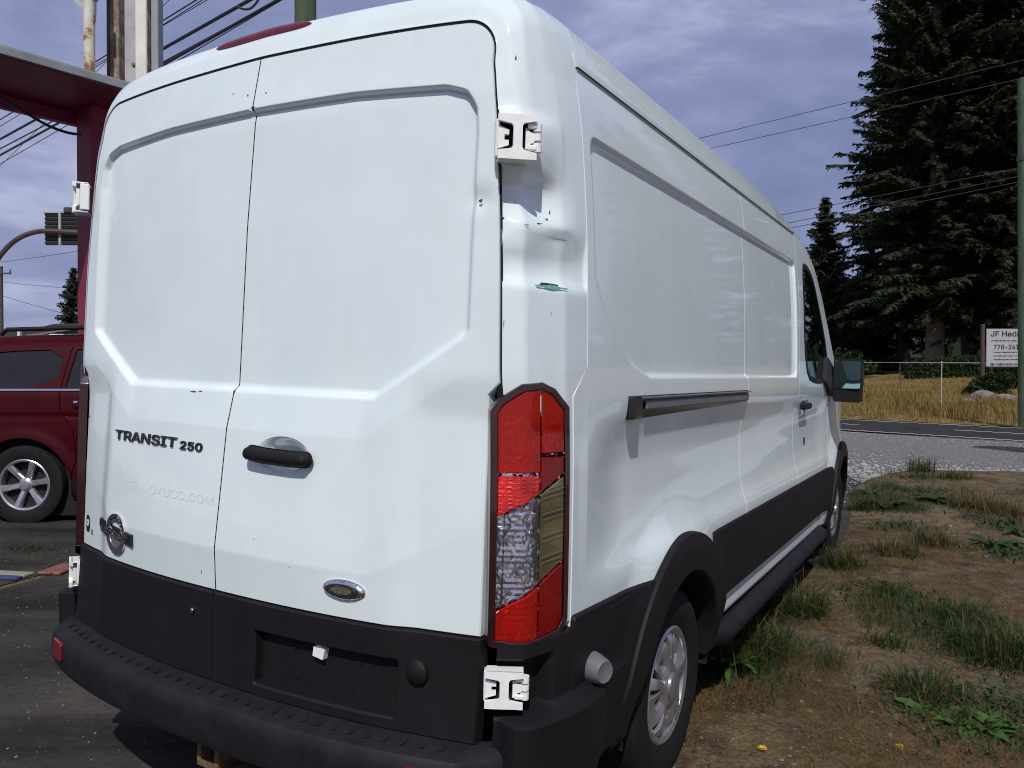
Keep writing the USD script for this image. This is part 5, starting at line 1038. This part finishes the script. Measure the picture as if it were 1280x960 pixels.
for a, b_, lab in (((840, 179), (1300, 70), 'upper power line between van roof and fir grove'), ((850, 192), (1300, 93), 'second power line between van roof and fir grove'), ((940, 274), (1300, 205), 'highest of the three low wires right of the van'), ((950, 284), (1300, 215), 'middle of the three low wires right of the van'), ((960, 289), (1300, 222), 'lowest of the three low wires right of the van')):
    a, b_ = ext(a, b_, 150, 1300); wire(a, b_, 52, 38, .016, lab, .1)
for a, b_, lab in (((-40, 332), (130, 308), 'faint wire under the traffic signal'), ((-40, 347), (130, 363), 'faint wire sinking to the right above the low roof'), ((-40, 356), (130, 405), 'lowest faint wire above the low roof')): wire(a, b_, 60, 50, .016, lab, .1)
# low building beyond the SUV
bl = thing('low_building', 'low building with a long dark roof seen over the SUV', 'building', upright(40, 42)); o = np.array(upright(40, 42)); rz = lambda py, D=42: at(0, py, D)[2] - o[2]
def slab_px(poly, D0, D1): m = extrude(Polygon([(at(px, 0, D0)[0] - o[0], rz(py, D0)) for px, py in poly]), D1 - D0); return T(m.vertices[:, [0, 2, 1]] + [0, D0 - o[1], 0], m.faces[:, ::-1])
obj('roof', slab_px([(-60, 424), (-6, 417), (19, 411), (40, 411), (64, 405), (160, 402), (160, 412), (40, 419), (-60, 428)], 42, 50), 'roof_dark', bl, smooth=False); obj('wall', slab_px([(-60, 424), (160, 408), (160, 466), (-60, 466)], 42.6, 49.5), 'wall_tan', bl, smooth=False)
obj('gutter', slab_px([(30, 418.5), (95, 410), (95, 411.5), (30, 420)], 41.8, 41.95), 'wall_tan', bl, smooth=False); obj('vent_pipe', slab_px([(19, 412), (22, 412), (22, 422), (19, 422)], 41.2, 41.4), 'old_white', bl, smooth=False)
ld = upright(72, 30)
for i, (a, b_, m) in enumerate(((48, 57, 'canopy_red'), (60, 79, 'old_white'), (83, 98, 'wall_tan'))):
    p = at((a + b_) / 2, 419, 30); h_ = thing('parked_car', ['roof of a red car just above the SUV roof', 'pale car roof showing over the SUV roof', 'tan car roof beside the van edge above the SUV'][i], 'car', (p[0], 30, float(ground_z(p[0], 30)))); zz = p[2] - float(ground_z(p[0], 30)); wd = (b_ - a) * 30 / FPX
    obj('roof', bx((wd * 1.0, 1.6, .10), (0, .8, zz), .04), m, h_); obj('glass', bx((wd * 1.3, 1.7, .40), (0, .8, zz - .25), .08), 'gloss_black', h_); obj('body', bx((wd * 1.5, 1.8, .8), (0, .8, zz - .85), .12), m, h_); obj('underside', bx((wd * 1.3, 1.5, .3), (0, .8, .16)), 'dark_inside', h_)
# painted kerb stops on the joint
for i, (pa, pb, m, lab) in enumerate((((-40, 722), (26, 727), ('kerb_cream', 'kerb_blue'), 'blue and cream painted kerb stop at the left frame edge'), ((68, 722), (100, 708), ('kerb_pink', 'kerb_pink'), 'faded pink kerb stop behind the bumper corner'))):
    a, b_ = gnd(*pa), gnd(*pb); dv = (b_ - a)[:2]; L = np.linalg.norm(dv); t = thing('kerb_stop', lab, 'kerb stop', (*((a + b_) / 2)[:2], float((a + b_)[2] / 2) + .01), math.atan2(dv[1], dv[0]))
    obj('top_face', bx((L, .10, .020), (0, .075, .010), .006), m[0], t); obj('front_face', bx((L, .06, .022), (0, -.010, .010), .006), m[1], t)

# ------------------------------------------------------------------ right side: billboard, fence, boulders
D = 40.0; b = upright(1254, D); bb = thing('billboard', 'white roadside billboard reading JF Hedge with a telephone number', 'sign', b); X = lambda px: (px - 1254) / FPX * D; Z = lambda py: at(0, py, D)[2] - b[2]
obj('post', bx((.16, .14, Z(405) + .2), (X(1229), .06, Z(405) / 2 - .1), .01), 'signal_brown', bb); obj('post', bx((.16, .14, Z(405) + .2), (X(1296), .06, Z(405) / 2 - .1), .01), 'signal_brown', bb)
obj('board', bx((X(1297) - X(1232), .05, Z(411) - Z(458)), ((X(1297) + X(1232)) / 2, -.04, (Z(411) + Z(458)) / 2)), 'billboard_white', bb); obj('board_frame', [bx((X(1298) - X(1231), .07, .04), ((X(1298) + X(1231)) / 2, -.04, Z(py))) for py in (410.6, 458.4)], 'slat_grey', bb, kind='stuff')
def btext(txt, px, py, hgt, width_px, bold=True):
    m = meshkit.text_mesh(txt, hgt, .008, bold); v = np.array(m.vertices); k = (width_px / FPX * D) / (v[:, 0].max() - v[:, 0].min()); v[:, 0] = (v[:, 0] - v[:, 0].min()) * k
    obj('lettering', T(np.c_[v[:, 0] + X(px), -.067 - v[:, 2], v[:, 1] + Z(py)], m.faces), 'ink', bb, smooth=False)
btext('JF Hedge', 1237, 420.5, .26, 44); btext('778-241-', 1241, 436.5, .22, 35)
rt = np.random.default_rng(4)
def bars(px0, px1, py, hh):
    ms_ = []; x = px0
    while x < px1: w = rt.uniform(.6, 1.5); ms_.append(bx((w / FPX * D, .006, hh * rt.uniform(.6, 1)), (X(x + w / 2), -.068, Z(py)))); x += w + rt.choice([.35, .35, .35, 1.1])
    obj('small_print', ms_, 'ink', bb, smooth=False, kind='stuff')
bars(1238, 1290, 426, .08); bars(1241, 1285, 440.5, .07); bars(1241, 1288, 445, .07); bars(1241, 1286, 449.5, .07); bars(1237, 1292, 455.5, .13)
fc = thing('wire_fence', 'wire fence with a pale top rail along the foot of the firs', 'fence', (0, 0, 0)); rail = np.array([at(px, 453.5 + (px - 1150) * .004, 47 - (px - 1040) * .012) for px in np.linspace(1000, 1330, 30)])
obj('top_rail', tube(rail, .017, 6), 'galvanised', fc)
for px in (1012, 1074, 1120, 1236, 1290):
    p = rail[np.argmin(np.abs(640 + rail[:, 0] / rail[:, 1] * FPX - px))]; obj('post', tube([p, (p[0], p[1], float(ground_z(p[0], p[1])) - .1)], .025, 6), 'slat_grey', fc)
for k in range(3): obj('wire', tube(rail - [0, 0, .25 + .28 * k], .004, 4), 'cable', fc)
b = upright(1177, 31); t = thing('marker_post', 'thin pale marker post standing in the dry field', 'post', b); obj('shaft', tube([(0, 0, -.1), (0, 0, at(1177, 453, 31)[2] - b[2])], .017, 8), 'galvanised', t); obj('cap', tube([(0, 0, at(1177, 453, 31)[2] - b[2]), (0, 0, at(1177, 451.5, 31)[2] - b[2])], .035, 8), 'galvanised', t)
for i, (px, py, wp_, hp, lab) in enumerate(((1211, 476, 15, 8, 'small dark boulder at the left of the rock row'), (1228, 479, 26, 15, 'largest pale boulder below the billboard'), (1246, 484, 13, 7, 'low boulder right of the largest one'), (1257, 482, 18, 12, 'grey boulder beside the utility pole'), (1270, 478, 12, 7, 'small boulder behind the utility pole'), (1238, 474, 12, 6, 'boulder half hidden behind the largest one'))):
    b = upright(px, 33 + (i % 3) * .8); s0 = trimesh.creation.icosphere(3, 1.0); n_ = meshkit.fbm(s0.vertices * 1.3 + i * 7, 4, i)[:, None]; v = s0.vertices * (.62 + .75 * n_); v = np.sign(v) * np.abs(v) ** .8 * [wp_ / 2 / FPX * 33 * 1.15, wp_ / 2.6 / FPX * 33, hp / FPX * 33 * .75]
    p = obj('boulder', T(v + b + [0, 0, hp / FPX * 33 * .25], s0.faces), 'boulder', smooth=50); tag(p, lab, 'boulder', 'boulders below the billboard')
